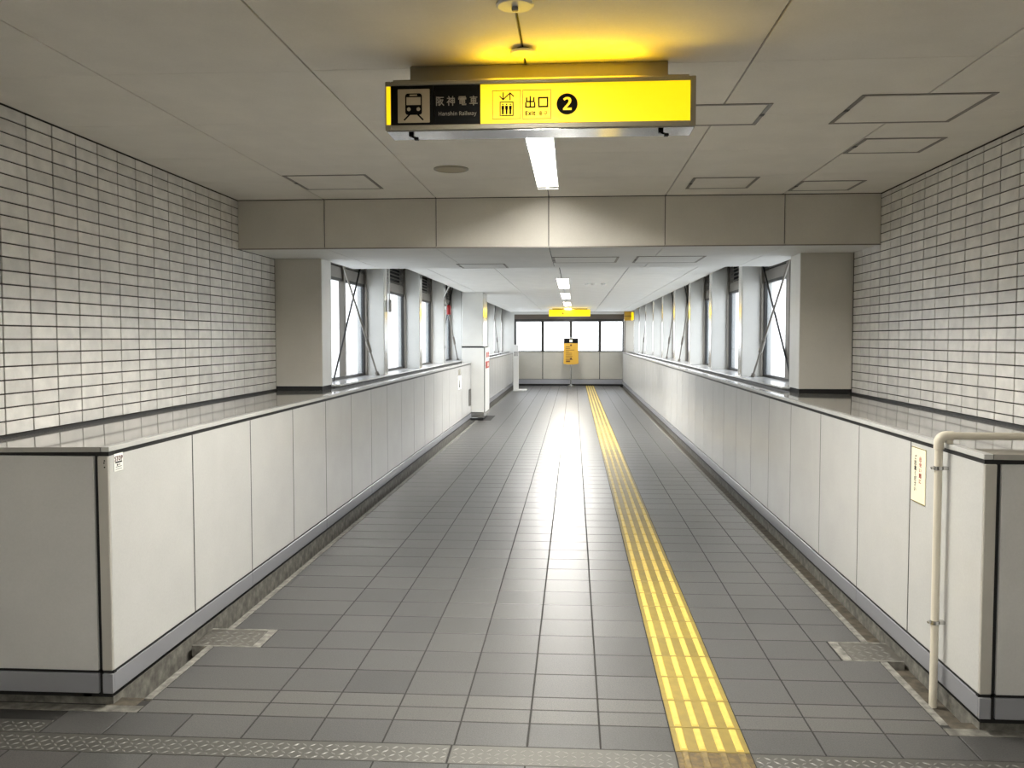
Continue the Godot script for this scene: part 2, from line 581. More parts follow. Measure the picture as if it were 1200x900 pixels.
# ---------------------------------------------------------------- walls of the near hall
func build_tile_walls() -> void:
	for side in [-1, 1]:
		var left: bool = side < 0
		var wx := WL if left else WR
		var w := thing("wall_left" if left else "wall_right", "wall of small pale grey tiles in straight rows, left of the hall" if left else "wall of small pale grey tiles in straight rows, right of the hall", "wall", V(wx, 0, 5), "", "structure")
		var dend := 8.264 if left else 8.04
		var back := new_st()
		bx(back, wx + side * 0.006, wx + side * 0.25, -0.3, CEIL + 0.2, -6.0, dend + 0.45)
		obj("grout_backing", back, M.tile_grout, w)
		var pd := 0.2300 if left else 0.2228
		var py := 0.06744 if left else 0.06976
		var d_first := 7.678 if left else 7.806
		var y_first := 2.737 if left else 2.694
		var far := new_st()
		var made := 0
		var base := Color(0.945, 0.935, 0.915).srgb_to_linear()
		# columns from the far end towards the camera
		var cols := []
		var e := d_first
		while e < dend - 0.02:
			cols.append([e, minf(e + pd, dend)])
			e += pd
		e = d_first
		while e > -0.5:
			cols.append([e - pd, e])
			e -= pd
		cols.sort_custom(func(a, b): return a[0] < b[0])
		var d_seen := 4.16 if left else 4.80
		for cc in cols:
			var d0: float = cc[0]
			var d1: float = cc[1]
			var y := y_first + py * 2.0
			var floor_y := 1.185 if d1 > 3.86 else 0.0
			while y > floor_y + 0.005:
				var y1 := minf(y, CEIL - 0.004)
				var y0 := maxf(y - py, floor_y)
				y -= py
				if y1 - y0 < 0.012: continue
				if d0 > BEAM - 0.02 and y0 > SOFFIT: continue
				var g := 0.0036
				if made < 300 and d1 > d_seen:
					var m: Material = M.tile[rng.randi() % 4]
					var x_in: float = wx - side * rng.randf_range(0.0, 0.0012)
					piece("wall_tile", x_in, wx + side * 0.008, y0 + g, y1 - g, d0 + 0.0055, d1 - 0.0055, 0.0015, m, w)
					made += 1
				else:
					var t := 1.0 + rng.randf_range(-0.06, 0.02)
					far.set_color(Color(base.r * t, base.g * t, base.b * t))
					var a := [V(wx, y0 + g, d0 + 0.0055), V(wx, y1 - g, d0 + 0.0055), V(wx, y1 - g, d1 - 0.0055), V(wx, y0 + g, d1 - 0.0055)]
					face(far, a, Vector3(-side, 0, 0))
					for i in 4:
						var p: Vector3 = a[i]; var q: Vector3 = a[(i + 1) % 4]
						face(far, [p, q, q + Vector3(side * 0.008, 0, 0), p + Vector3(side * 0.008, 0, 0)], (p + q) * 0.5 - (a[0] + a[2]) * 0.5)
		var o := obj("more_wall_tiles", far, M.tile_far, w)
		o.set_meta("kind", "stuff")
		var tr := new_st()
		bx(tr, wx - side * 0.012, wx + side * 0.004, 1.15, 1.1845, 3.9, dend)
		obj("base_trim", tr, M.seal, w)

func build_shell() -> void:
	# back of the hall and the outer skin of the bridge, so that daylight enters only by the windows
	var bw := thing("wall_back", "plain wall closing the hall behind the camera", "wall", V(0, 0, -6.1), "", "structure")
	var bs := new_st()
	bx(bs, WL - 0.3, WR + 0.3, -0.3, CEIL + 0.2, -6.25, -6.0)
	obj("wall_core", bs, M.ceiling, bw)
	var r := new_st()
	bx(r, WL - 0.3, WR + 0.3, 3.0, 3.2, BEAM + 0.12, END + 0.4)
	bx(r, GL - 0.2, GL - 0.03, 2.9, 3.0, 8.3, END)
	bx(r, GR + 0.03, GR + 0.2, 2.9, 3.0, 8.1, END)
	var o := obj("ceiling_roof", r, M.alu_dark, self)
	tag(o, "dark roof deck above the lower ceiling", "roof", "", "structure")
	for side in [-1, 1]:
		var gx: float = GL if side < 0 else GR
		var s := new_st()
		bx(s, gx + side * 0.03, gx + side * 0.2, -0.3, 1.20, 8.3, END + 0.2)
		var oo := obj("wall_outer_left" if side < 0 else "wall_outer_right", s, M.concrete, self)
		tag(oo, "low outer wall below the windows on the left" if side < 0 else "low outer wall below the windows on the right", "wall", "", "structure")

# ---------------------------------------------------------------- windows
func window_bay(n: int, gx: float, side: int, d0: float, d1: float, split: float, label: String) -> void:
	var w := thing("window_%d" % n, label, "window", V(gx, 1.213, (d0 + d1) * 0.5), "side windows", "structure")
	var f := new_st()
	var mh := 0.075 if split < 9.5 else 0.035
	var t0 := gx - side * 0.02
	var t1 := gx + side * 0.018
	bx(f, t0, t1, 1.213, 1.243, d0, d1)
	bx(f, t0, t1, 2.284, 2.314, d0, d1)
	bx(f, t0, t1, 1.243, 2.284, d0, d0 + 0.05)
	bx(f, t0, t1, 1.243, 2.284, d1 - 0.05, d1)
	obj("window_frame", f, M.alu_dark, w)
	var f2 := new_st()
	bx(f2, gx - side * 0.05, t0, 1.213, 2.95, d0, d0 + 0.035, 0.003)
	bx(f2, gx - side * 0.05, t0, 1.213, 2.95, d1 - 0.035, d1, 0.003)
	obj("jamb_trim", f2, M.alu, w)
	piece("mullion", gx - side * 0.045, t1, 1.243, 2.95, split - mh, split + mh, 0.003, M.alu, w)
	piece("pane", gx + side * 0.006, gx + side * 0.012, 1.243, 2.284, d0 + 0.05, split - mh, 0.0, M.glass_side, w)
	piece("pane", gx + side * 0.006, gx + side * 0.012, 1.243, 2.284, split + mh, d1 - 0.05, 0.0, M.glass_side, w)
	piece("head_panel", gx - side * 0.02, t1, 2.314, 2.434, d0, d1, 0.0, M.alu, w)
	piece("louvre_back", gx + side * 0.046, gx + side * 0.06, 2.30, 3.0, d0, d1, 0.0, M.gap, w)
	for k in 7:
		var y := 2.447 + 0.05 * k
		var s := new_st()
		var a := [V(gx - side * 0.015, y, d0 + 0.035), V(gx + side * 0.045, y + 0.035, d0 + 0.035), V(gx + side * 0.045, y + 0.041, d0 + 0.035), V(gx - side * 0.015, y + 0.006, d0 + 0.035)]
		plate(s, a, Vector3(0, 0, -1), d1 - d0 - 0.07)
		obj("louvre_slat", s, M.alu, w)

func left_columns() -> Array:
	var a := []
	for k in 8: a.append(10.83 + 2.537 * k)
	return a

func right_columns() -> Array:
	var a := []
	for k in 9: a.append(10.67 + 2.339 * k)
	return a

func build_windows() -> void:
	var ord := ["first", "second", "third", "fourth", "fifth", "sixth", "seventh", "eighth", "ninth", "tenth"]
	var n := 1
	var prev := 8.60
	var i := 0
	for d in left_columns() + [END - 0.02]:
		window_bay(n, GL, -1, prev, d, 9.78 if i == 0 else (prev + d) * 0.5 - 0.2, "tall pale window on the left, %s bay from the tiled hall" % ord[i])
		prev = d + 0.26
		n += 1; i += 1
	prev = 8.40
	i = 0
	for d in right_columns() + [END - 0.02]:
		window_bay(n, GR, 1, prev, d, 9.38 if i == 0 else (prev + d) * 0.5 - 0.2, "tall pale window on the right, %s bay from the tiled hall" % ord[i])
		prev = d + 0.26
		n += 1; i += 1
	for side in [-1, 1]:
		var s := new_st()
		var gx: float = GL if side < 0 else GR
		var xi := -2.255 if side < 0 else 1.905
		bx(s, gx + side * 0.02, xi, 1.197, 1.214, 8.60 if side < 0 else 8.40, END, 0.003)
		var o := obj("trim_1" if side < 0 else "trim_2", s, M.sill, self)
		tag(o, "white window sill along the left windows" if side < 0 else "white window sill along the right windows", "sill", "", "structure")

func build_end_wall() -> void:
	var w := thing("wall_end", "end wall of grey panels below four bright windows", "wall", V(0, 0, END), "", "structure")
	var core := new_st()
	bx(core, WL, -2.06, -0.3, 3.0, END + 0.03, END + 0.3)
	bx(core, 1.76, WR, -0.3, 3.0, END + 0.03, END + 0.3)
	bx(core, -2.06, 1.76, -0.3, 1.2, END + 0.03, END + 0.3)
	bx(core, -2.06, 1.76, 2.5, 3.0, END + 0.03, END + 0.3)
	obj("wall_core", core, M.gap, w)
	var xs := [-2.06, -1.085, -0.095, 0.91, 1.74]
	for i in 4:
		piece("wall_panel", xs[i] + 0.012, xs[i + 1] - 0.012, 0.235, 1.19, END + 0.005, END + 0.04, 0.003, M.end_panel, w)
	piece("wall_skirting", -2.06, 1.76, 0.06, 0.225, END, END + 0.04, 0.003, M.skirt, w)
	piece("corner_panel", GL + 0.01, -2.08, 0.2, 2.95, END, END + 0.03, 0.003, M.column, w)
	piece("corner_panel", 1.80, GR - 0.01, 0.2, 2.95, END, END + 0.03, 0.003, M.beam, w)
	piece("corner_post", 1.745, 1.80, 0.0, 2.6, END - 0.05, END + 0.03, 0.004, M.alu, w)
	piece("head_band", -2.08, 1.745, 2.33, 2.5, END - 0.005, END + 0.03, 0.003, M.alu_brown, w)
	piece("head_trim", -2.08, 1.745, 2.5, 2.588, END - 0.02, END + 0.03, 0.003, M.white_paint, w)
	var ord := ["leftmost", "second from the left", "third from the left", "rightmost"]
	for i in 4:
		var win := thing("window_%d" % (20 + i), "bright white window in the end wall, %s of four" % ord[i], "window", V((xs[i] + xs[i + 1]) * 0.5, 1.2, END), "end wall windows", "structure")
		var f := new_st()
		bx(f, xs[i], xs[i + 1], 1.195, 1.225, END - 0.02, END + 0.06)
		bx(f, xs[i], xs[i + 1], 2.24, 2.33, END - 0.02, END + 0.06)
		bx(f, xs[i], xs[i] + 0.05, 1.225, 2.24, END - 0.03, END + 0.06)
		bx(f, xs[i + 1] - 0.05, xs[i + 1], 1.225, 2.24, END - 0.03, END + 0.06)
		obj("window_frame", f, M.alu_dark, win)
		piece("pane", xs[i] + 0.05, xs[i + 1] - 0.05, 1.225, 2.24, END + 0.02, END + 0.03, 0.0, M.glass_end, win)

# ---------------------------------------------------------------- parapets
func coping_piece(st: SurfaceTool, side: int, px: float, back: float, d0: float, d1: float) -> void:
	# flat lip along the walkway, then a polished top that falls away towards the wall
	var lip := px + side * 0.031
	var flat := px + side * 0.034
	var fall := TOPY - 0.012 * absf(back - flat)
	var prof := [Vector2(lip, TOPY - 0.022), Vector2(lip, TOPY - 0.002), Vector2(lip + side * 0.002, TOPY), Vector2(flat, TOPY), Vector2(back, fall), Vector2(back, fall - 0.022)]
	var mid := Vector2((lip + back) * 0.5, TOPY - 0.07)
	var a := []
	for p in prof: a.append(V(p.x, p.y, d0))
	# ends and the strips between
	for dd in [d0, d1]:
		var out := Vector3(0, 0, 1) if dd == d0 else Vector3(0, 0, -1)
		face(st, [V(prof[0].x, prof[0].y, dd), V(prof[2].x, prof[2].y, dd), V(prof[3].x, prof[3].y, dd), V(prof[3].x, TOPY - 0.022, dd)], out)
		face(st, [V(prof[3].x, TOPY - 0.022, dd), V(prof[3].x, prof[3].y, dd), V(prof[4].x, prof[4].y, dd), V(prof[5].x, prof[5].y, dd)], out)
	for i in prof.size():
		var p: Vector2 = prof[i]; var q: Vector2 = prof[(i + 1) % prof.size()]
		var o2 := (p + q) * 0.5 - mid
		face(st, [V(p.x, p.y, d0), V(q.x, q.y, d0), V(q.x, q.y, d1), V(p.x, p.y, d1)], Vector3(o2.x if i < 5 else 0.0, o2.y if i < 5 else -1.0, 0))

func parapet(label: String, side: int, px: float, joints: Array, copings: Array, front: bool, back_near: float, back_far: float, d_change: float) -> void:
	var d0: float = joints[0]
	var d1: float = joints[-1]
	var p := thing("parapet", label, "parapet", V(px, 0, d0))
	var core := new_st()
	var far_x := back_far
	bx(core, px + side * 0.02, px + side * 0.16, 0.03, 0.155, d0 + 0.02, d1)
	bx(core, px + side * 0.0012, px + side * 0.16, 0.155, TOPY - 0.0225, d0 + 0.004, d1)
	bx(core, px + side * 0.12, far_x, 0.6, TOPY - 0.06, maxf(d0, d_change) + 0.02, d1)
	if front: bx(core, px + side * 0.12, back_near, 0.03, TOPY - 0.05, d0 + 0.02, d0 + 0.2)
	obj("dark_core", core, M.gap, p)
	var foot := new_st()
	bx(foot, px + side * 0.018, px + side * 0.17, -0.2, 0.03, d0 + 0.02, d1)
	if front: bx(foot, px + side * 0.03, back_near, -0.2, 0.03, d0 + 0.018, d0 + 0.2)
	obj("concrete_footing", foot, M.concrete, p)
	var g := 0.0065
	for i in joints.size() - 1:
		piece("side_panel", px, px + side * 0.0055, 0.165, 1.137, joints[i] + (0.0 if i == 0 else g), joints[i + 1] - g, 0.0008, M.panel, p)
		var sk := joints[i] as float
		if i % 2 == 0 and i + 1 < joints.size():
			var se: float = joints[mini(i + 2, joints.size() - 1)]
			piece("skirting", px, px + side * 0.02, 0.06, 0.150, sk + (0.0 if i == 0 else 0.002), se - 0.002, 0.002, M.skirt, p)
	for i in copings.size() - 1:
		var c := new_st()
		coping_piece(c, side, px, back_near if copings[i] < d_change - 0.05 else back_far, copings[i] + 0.002, copings[i + 1] - 0.002)
		obj("coping_slab", c, M.coping, p)
		piece("coping_lip", px - side * 0.008, px + side * 0.030, TOPY - 0.022, TOPY + 0.0005, copings[i] + 0.002, copings[i + 1] - 0.002, 0.002, M.panel, p)
	if front:
		var f := d0
		piece("corner_post", px, px + side * 0.048, 0.165, 1.137, f - 0.016, f + 0.002, 0.003, M.post, p)
		piece("corner_skirting", px, px + side * 0.048, 0.06, 0.150, f - 0.016, f - 0.001, 0.002, M.skirt, p)
		piece("front_panel", px + side * 0.067, back_near, 0.165, 1.137, f - 0.016, f + 0.006, 0.002, M.panel, p)
		piece("front_skirting", px + side * 0.067, back_near, 0.06, 0.150, f - 0.016, f + 0.004, 0.002, M.skirt, p)
		var s := new_st()
		bx(s, px + side * 0.05, px + side * 0.065, 0.06, 1.14, f - 0.004, f + 0.02)
		bx(s, px, back_near, 0.15, 0.165, f - 0.004, f + 0.02)
		bx(s, px, back_near, 1.137, TOPY - 0.022, f - 0.006, f + 0.02)
		obj("dark_joint", s, M.gap, p)

func build_parapets() -> void:
	var jl := [3.866, 4.742, 5.622, 6.497, 7.380, 8.247, 9.081, 9.87, 10.70, 11.55, 12.39, 13.22, 14.07, 14.87, 15.73, 16.55, 17.36, 18.10]
	var cl := [3.845, 5.72, 8.22, 10.7, 13.2, 15.7, 18.10]
	parapet("white panelled parapet on the left with a polished ledge against the tiled wall", -1, PL, jl, cl, true, WL + 0.014, -2.30, 8.264)
	var jr := [3.845, 4.655, 5.482, 6.322, 7.172, 7.97, 8.75, 9.545, 10.325, 11.14, 11.92, 12.71, 13.47, 14.27, 14.99, 15.82]
	var d := 15.82
	while d < 30.8:
		d += 0.81
		jr.append(d)
	jr.append(END - 0.06)
	var cr := [3.825, 5.43, 8.04, 10.45, 12.95, 15.0, 17.5, 20.0, 22.5, 25.0, 27.5, END - 0.06]
	parapet("long white panelled parapet on the right with a polished ledge and a pipe over it", 1, PR, jr, cr, true, WR - 0.014, 1.95, 8.04)
	var jf := []
	d = 19.02
	while d < 31.0:
		jf.append(d)
		d += 0.84
	jf.append(END - 0.02)
	parapet("far white parapet on the left, beyond the square pillar", -1, PL, jf, [19.02, 21.5, 24.0, 26.5, 29.0, END - 0.02], false, -2.30, -2.30, 10.0)

# ---------------------------------------------------------------- pillars and columns
func build_pillars_and_columns() -> void:
	for side in [-1, 1]:
		var left: bool = side < 0
		var xi := -2.34 if left else 1.97
		var xo := WL if left else WR
		var d0 := 8.264 if left else 8.04
		var d1 := 8.59 if left else 8.39
		var p := thing("pillar", "grey clad pillar between the left tiled wall and the windows" if left else "grey clad pillar between the right tiled wall and the windows", "pillar", V(xi, TOPY, d0))
		var yb := 1.214
		piece("front_face", xi + side * 0.004, xo, yb, SOFFIT, d0, d0 + 0.03, 0.002, M.beam, p)
		piece("side_face", xi, xi + side * 0.03, yb, SOFFIT, d0 + 0.002, d1, 0.002, M.column, p)
		piece("core", xi + side * 0.03, xo + side * 0.2, 1.19, LOW + 0.4, d0 + 0.031, d1, 0.0, M.gap, p)
		piece("base_gap", xi + side * 0.006, xo, TOPY - 0.01, yb, d0 + 0.006, d1 - 0.01, 0.0, M.gap, p)
	# square pillar on the left
	var q := thing("square_pillar", "square white clad pillar breaking the left parapet", "pillar", V(-2.03, 0, 18.55))
	piece("upper_cladding", -2.26, -1.83, 1.50, LOW, 18.13, 18.98, 0.008, M.column, q)
	piece("polished_side", -1.83, -1.824, 1.50, LOW, 18.16, 18.95, 0.0, M.steel, q)
	piece("lower_cladding", -2.262, -1.81, 0.16, 1.47, 18.11, 18.99, 0.006, M.column, q)
	piece("dark_seam", -2.258, -1.815, 1.47, 1.50, 18.12, 18.985, 0.0, M.gap, q)
	piece("side_panel", -1.81, -1.785, 0.16, 1.47, 18.20, 18.99, 0.003, M.white_paint, q)
	piece("corner_strip", -1.81, -1.80, 0.16, 1.47, 18.14, 18.20, 0.0, M.alu_dark, q)
	piece("plinth", -2.24, -1.83, 0.0, 0.05, 18.13, 18.97, 0.0, M.gap, q)
	piece("skirting", -2.262, -1.81, 0.05, 0.15, 18.11, 18.99, 0.003, M.steel, q)
	var ord := ["first", "second", "third", "fourth", "fifth", "sixth", "seventh", "eighth", "ninth"]
	for side in [-1, 1]:
		var xi := -2.305 if side < 0 else 1.961
		var xo: float = (GL if side < 0 else GR)
		var i := 0
		for d in (left_columns() if side < 0 else right_columns()):
			var c := thing("column", "white clad window column on the %s sill, %s from the tiled hall" % ["left" if side < 0 else "right", ord[i]], "column", V(xi, 1.214, d), "window columns")
			piece("cladding", xi, xo + side * 0.08, 1.214, 3.0, d, d + 0.26, 0.004, M.column, c)
			piece("edge_strip", xi - side * 0.003, xi, 1.214, 3.0, d + 0.03, d + 0.23, 0.0, M.steel, c)
			i += 1
	# crossed tie rods
	brace("crossed tie rods in the first left window bay", -2.375, -2.49, 10.79, 9.02, 10.49, 9.19, 2.55)
	brace("crossed tie rods in the first right window bay", 2.06, 2.16, 10.54, 8.62, 10.60, 9.06, 2.55)
	brace("crossed tie rods in the left bay before the square pillar", -2.375, -2.47, 18.38, 16.22, 18.36, 16.22)
	brace("crossed tie rods at the far left end", -2.375, -2.47, 28.5, 26.4, 28.5, 26.4)
	brace("crossed tie rods in the fourth right window bay from the hall", 2.04, 2.13, 17.62, 15.7, 17.60, 15.7)
	brace("crossed tie rods in the fifth right window bay from the hall", 2.04, 2.13, 19.96, 18.05, 19.94, 18.05)
	brace("crossed tie rods in the eighth right window bay from the hall", 2.04, 2.13, 26.98, 25.05, 26.96, 25.05)

func brace(label: String, xa: float, xb: float, low_a: float, top_a: float, top_b: float, low_b: float, top := 2.70) -> void:
	var b := thing("cross_brace", label, "tie rods", V(xa, 1.215, low_a), "tie rods in the window bays")
	var st := new_st()
	var a0 := V(xa, 1.215, low_a)
	var a1 := V(xa, top, top_a)
	bar(st, a0, a1, 0.011, 8)
	obj("rod", st, M.alu, b)
	var s2 := new_st()
	bar(s2, V(xb, 1.215, low_b), V(xb, top, top_b), 0.011, 8)
	obj("rod", s2, M.alu_dark, b)
	var t := new_st()
	var c := a0.lerp(a1, 0.27)
	var dir := (a1 - a0).normalized()
	bar(t, c - dir * 0.11, c + dir * 0.11, 0.022, 8)
	obj("turnbuckle", t, M.alu, b)
	var an := new_st()
	bar(an, a0, a0 + dir * 0.05, 0.024, 8)
	obj("rod_anchor", an, M.alu, b)

# ---------------------------------------------------------------- lamps
func lamp(label: String, x0: float, x1: float, y: float, d0: float, d1: float, e: float, c: Color, split: float, near_share := 0.5) -> void:
	var l := thing("ceiling_lamp", label, "ceiling lamp", V((x0 + x1) * 0.5, y, (d0 + d1) * 0.5), "fluorescent lamps along the ceiling")
	var st := new_st()
	bx(st, x0 - 0.012, x0 + 0.002, y - 0.004, y - 0.0005, d0 - 0.012, d1 + 0.012, 0.001)
	bx(st, x1 - 0.002, x1 + 0.012, y - 0.004, y - 0.0005, d0 - 0.012, d1 + 0.012, 0.001)
	bx(st, x0, x1, y - 0.004, y - 0.0005, d0 - 0.012, d0 + 0.002, 0.001)
	bx(st, x0, x1, y - 0.004, y - 0.0005, d1 - 0.002, d1 + 0.012, 0.001)
	for q in [[x0 - 0.004, x0, d0, d1], [x1, x1 + 0.004, d0, d1], [x0, x1, d0 - 0.004, d0], [x0, x1, d1, d1 + 0.004]]:
		bx(st, q[0], q[1], y - 0.0005, y + 0.07, q[2], q[3])
	if split > 0.0: bx(st, x0, x1, y - 0.003, y + 0.03, split - 0.012, split + 0.012, 0.002)
	obj("lamp_frame", st, M.white_paint, l)
	if split > 0.0:
		piece("lamp_diffuser", x0, x1, y + 0.055, y + 0.062, d0, split - 0.008, 0.0, M.lamp, l)
		piece("lamp_diffuser", x0, x1, y + 0.055, y + 0.062, split + 0.008, d1, 0.0, M.lamp, l)
	else:
		piece("lamp_diffuser", x0, x1, y + 0.055, y + 0.062, d0, d1, 0.0, M.lamp, l)
	var parts := [[d0, d1, 1.0]] if split <= 0.0 else [[d0, split - 0.008, near_share], [split + 0.008, d1, 1.0 - near_share]]
	for q in parts:
		var a := AreaLight3D.new()
		a.name = numbered(l, "lamp_light")
		a.area_size = Vector2(x1 - x0, q[1] - q[0])
		a.light_energy = e * q[2]
		a.light_color = c
		a.area_range = 30.0
		a.area_attenuation = 2.0
		a.rotation.x = -PI / 2
		a.position = Vector3(0, 0.05, (d0 + d1) * 0.5 - (q[0] + q[1]) * 0.5)
		l.add_child(a, true)

const HALL_E := 12.3
const BACK_E := 11.0
const WALK_E := 9.6

func build_lamps() -> void:
	lamp("long white lamp in the near hall ceiling behind the hanging sign", -0.276, -0.118, CEIL, 4.00, 6.96, HALL_E, Color(1.0, 0.985, 0.945), 5.632, 0.955)
	lamp("white ceiling lamp above the photographer in the near hall", -0.276, -0.118, CEIL, 0.7, 2.75, BACK_E * 0.25, Color(1.0, 0.985, 0.945), 2.0)
	lamp("white ceiling lamp in the hall behind the photographer", -0.276, -0.118, CEIL, -3.4, -1.3, BACK_E, Color(1.0, 0.985, 0.945), -2.0)
	var names := ["nearest", "second", "third", "farthest"]
	var i := 0
	for d in [14.07, 18.6, 23.2, 27.8]:
		lamp("white ceiling lamp over the walkway, %s of the row of four" % names[i], -0.268, -0.082, LOW, d, d + 2.65, WALK_E * [1.5, 0.85, 0.7, 0.35][i], Color(1.0, 0.99, 0.97), 0.0)
		i += 1

# ---------------------------------------------------------------- hatches and ceiling fittings
func hatch(label: String, y: float, x0: float, x1: float, d0: float, d1: float, m: Material, clip_left := true) -> void:
	var h := thing("ceiling_hatch", label, "ceiling hatch", V((x0 + x1) * 0.5, y, (d0 + d1) * 0.5), "access hatches in the ceiling")
	var st := new_st()
	var w := 0.022
	for r in [[x0, x0 + w, d0, d1], [x1 - w, x1, d0, d1], [x0 + w, x1 - w, d0, d0 + w], [x0 + w, x1 - w, d1 - w, d1]]:
		bx(st, r[0], r[1], y - 0.004, y - 0.0005, r[2], r[3], 0.001)
	obj("hatch_frame", st, M.alu, h)
	piece("hatch_panel", x0 + w + 0.003, x1 - w - 0.003, y - 0.003, y - 0.0005, d0 + w + 0.003, d1 - w - 0.003, 0.001, m, h)
	var k := new_st()
	var kx := x0 if clip_left else x1
	bx(k, kx - (0.0 if clip_left else 0.022), kx + (0.022 if clip_left else 0.0), y - 0.006, y - 0.004, (d0 + d1) * 0.5 - 0.02, (d0 + d1) * 0.5 + 0.02, 0.0005)
	obj("latch", k, M.alu_dark, h)

func build_hatches() -> void:
	hatch("largest square ceiling hatch, nearest on the right", CEIL, 1.354, 1.978, 4.400, 4.976, M.ceiling)
	hatch("middle ceiling hatch of the three on the right", CEIL, 1.662, 2.126, 5.352, 5.776, M.ceiling)
	hatch("farthest of the three right ceiling hatches, beside the beam", CEIL, 1.658, 2.120, 6.752, 7.192, M.ceiling)
	hatch("bright edged ceiling hatch just right of the hanging sign", CEIL, 0.400, 0.970, 4.524, 4.968, M.ceiling, false)
	hatch("small ceiling hatch right of the hall lamp near the beam", CEIL, 0.850, 1.320, 6.560, 7.032, M.ceiling)
	hatch("ceiling hatch on the left near the beam", CEIL, -2.050, -1.452, 6.264, 6.860, M.ceiling)
	hatch("left hatch under the beam in the lower ceiling", SOFFIT, -1.172, -0.684, 8.952, 9.496, M.soffit)
	hatch("middle hatch under the beam in the lower ceiling", SOFFIT, -0.198, 0.413, 8.280, 8.880, M.soffit)
	hatch("right hatch under the beam in the lower ceiling", SOFFIT, 0.570, 1.194, 8.256, 8.944, M.soffit)
	var v := thing("ceiling_speaker", "round grey speaker grille in the hall ceiling", "speaker", V(-0.828, CEIL, 6.096))
	var st := new_st()
	lathe(st, [[0.118, -0.0005], [0.118, -0.007], [0.106, -0.011], [0.102, -0.008]], v.position, 40)
	obj("speaker_rim", st, M.sign_frame, v)
	var s2 := new_st()
	lathe(s2, [[0.103, -0.008], [0.0, -0.009]], v.position, 40)
	obj("speaker_grille", s2, M.sign_grey, v)
	for k in 2:
		var c := V(-0.2016, CEIL, 3.108 if k == 0 else 3.62)
		var r := 0.065 if k == 0 else 0.0536
		var t := thing("sprinkler", "round sprinkler cover on the ceiling, the one nearer the camera" if k == 0 else "round sprinkler cover on the ceiling, just before the hanging sign", "sprinkler", c, "sprinkler covers")
		var a := new_st()
		lathe(a, [[r * 0.55, -0.0005], [r * 0.55, -0.012]], c, 28)
		obj("stem", a, M.gap, t)
		var b := new_st()
		lathe(b, [[0.0, -0.012], [r, -0.012], [r, -0.017], [r * 0.9, -0.021], [0.012, -0.022], [0.0, -0.022]], c, 32)
		obj("cover_plate", b, M.white_paint, t)
		if k == 0:
			var e := new_st()
			bx(e, c.x - 0.011, c.x + 0.011, CEIL - 0.036, CEIL - 0.0215, 3.10, 3.116, 0.003)
			obj("sprinkler_head", e, M.alu, t)
	var cb := new_st()
	tube(cb, [V(-0.2016, CEIL - 0.003, 3.12), V(-0.2016, CEIL - 0.003, 3.83)], 0.002, 6)
	var co := obj("ceiling_cable", cb, M.black, self)
	tag(co, "thin dark cable on the ceiling joining two sprinkler covers", "cable")
	var i := 0
	for x in [0.215, 0.335, 0.50]:
		var dt := thing("smoke_detector", "small white ceiling detector, %s of three right of the lamps" % ["left", "middle", "right"][i], "detector", V(x, LOW, 15.31), "small detectors on the lower ceiling")
		var s3 := new_st()
		lathe(s3, [[0.045, -0.0005], [0.045, -0.02], [0.03, -0.035], [0.0, -0.036]], dt.position, 20)
		obj("detector_body", s3, M.white_paint, dt)
		i += 1

# ---------------------------------------------------------------- tactile strip
func build_tactile() -> void:
	var t := thing("tactile_strip", "yellow tactile paving strip of ribbed tiles down the walkway", "tactile paving", V(0.562, 0, 17))
	var edges := row_edges()
	var n := 0
	var x0 := 0.1135 + 0.2985
	var x1 := x0 + 0.2985
	var i := 0
	while i < edges.size() - 1:
		var d0: float = edges[i]
		var d1: float = edges[i + 1]
		i += 1
		if d0 < 3.57: continue
		if absf(d0 - 3.80) < 0.001:
			d1 = 4.087
			i += 1
		var g := 0.0016
		var tile := piece("tactile_tile", x0 + g, x1 - g, -0.03, 0.002, d0 + g, d1 - g, 0.0015, M.yellow_base[rng.randi() % 3], t)
		if d0 < 12.0:
			for k in 4:
				var cx := x0 + 0.0375 + 0.0745 * k
				bar_piece("rib", cx, d0 + 0.012, d1 - 0.012, M.yellow_bar, tile)
		else:
			var st := new_st()
			for k in 4:
				rib(st, x0 + 0.0375 + 0.0745 * k, d0 + 0.012, d1 - 0.012, 0.002)
			obj("ribs", st, M.yellow_bar, tile)
		n += 1
	var f := thing("tactile_strip", "worn brownish tactile ribs crossing the metal floor strip", "tactile paving", V(0.562, 0.0, 3.49))
	piece("worn_base", x0 + 0.002, x1 - 0.002, -0.03, 0.0015, 3.417, 3.572, 0.001, M.faded_base, f)
	for k in 4:
		bar_piece("worn_rib", x0 + 0.0375 + 0.0745 * k, 3.420, 3.569, M.faded_bar, f)
	# tiles of the strip nearer than the metal plate
	var b := thing("tactile_strip", "tactile tiles on the near side of the metal floor strip", "tactile paving", V(0.562, 0.0, 2.9))
	for k in 5:
		piece("tactile_tile", x0 + 0.002, x1 - 0.002, -0.03, 0.002, 3.415 - 0.2915 * (k + 1) + 0.002, 3.415 - 0.2915 * k - 0.002, 0.0015, M.faded_base, b)

func rib(st: SurfaceTool, cx: float, d0: float, d1: float, y: float) -> void:
	# a flat-topped bar with sloping sides and ends
	var w := 0.0150
	var v := 0.0100
	var h := 0.005
	var e := 0.006
	var lo := [V(cx - w, y, d0), V(cx + w, y, d0), V(cx + w, y, d1), V(cx - w, y, d1)]
	var hi := [V(cx - v, y + h, d0 + e), V(cx + v, y + h, d0 + e), V(cx + v, y + h, d1 - e), V(cx - v, y + h, d1 - e)]
	face(st, hi, Vector3.UP)
	for k in 4:
		var k2 := (k + 1) % 4
		face(st, [lo[k], lo[k2], hi[k2], hi[k]], (lo[k] + lo[k2]) * 0.5 - (lo[0] + lo[2]) * 0.5)

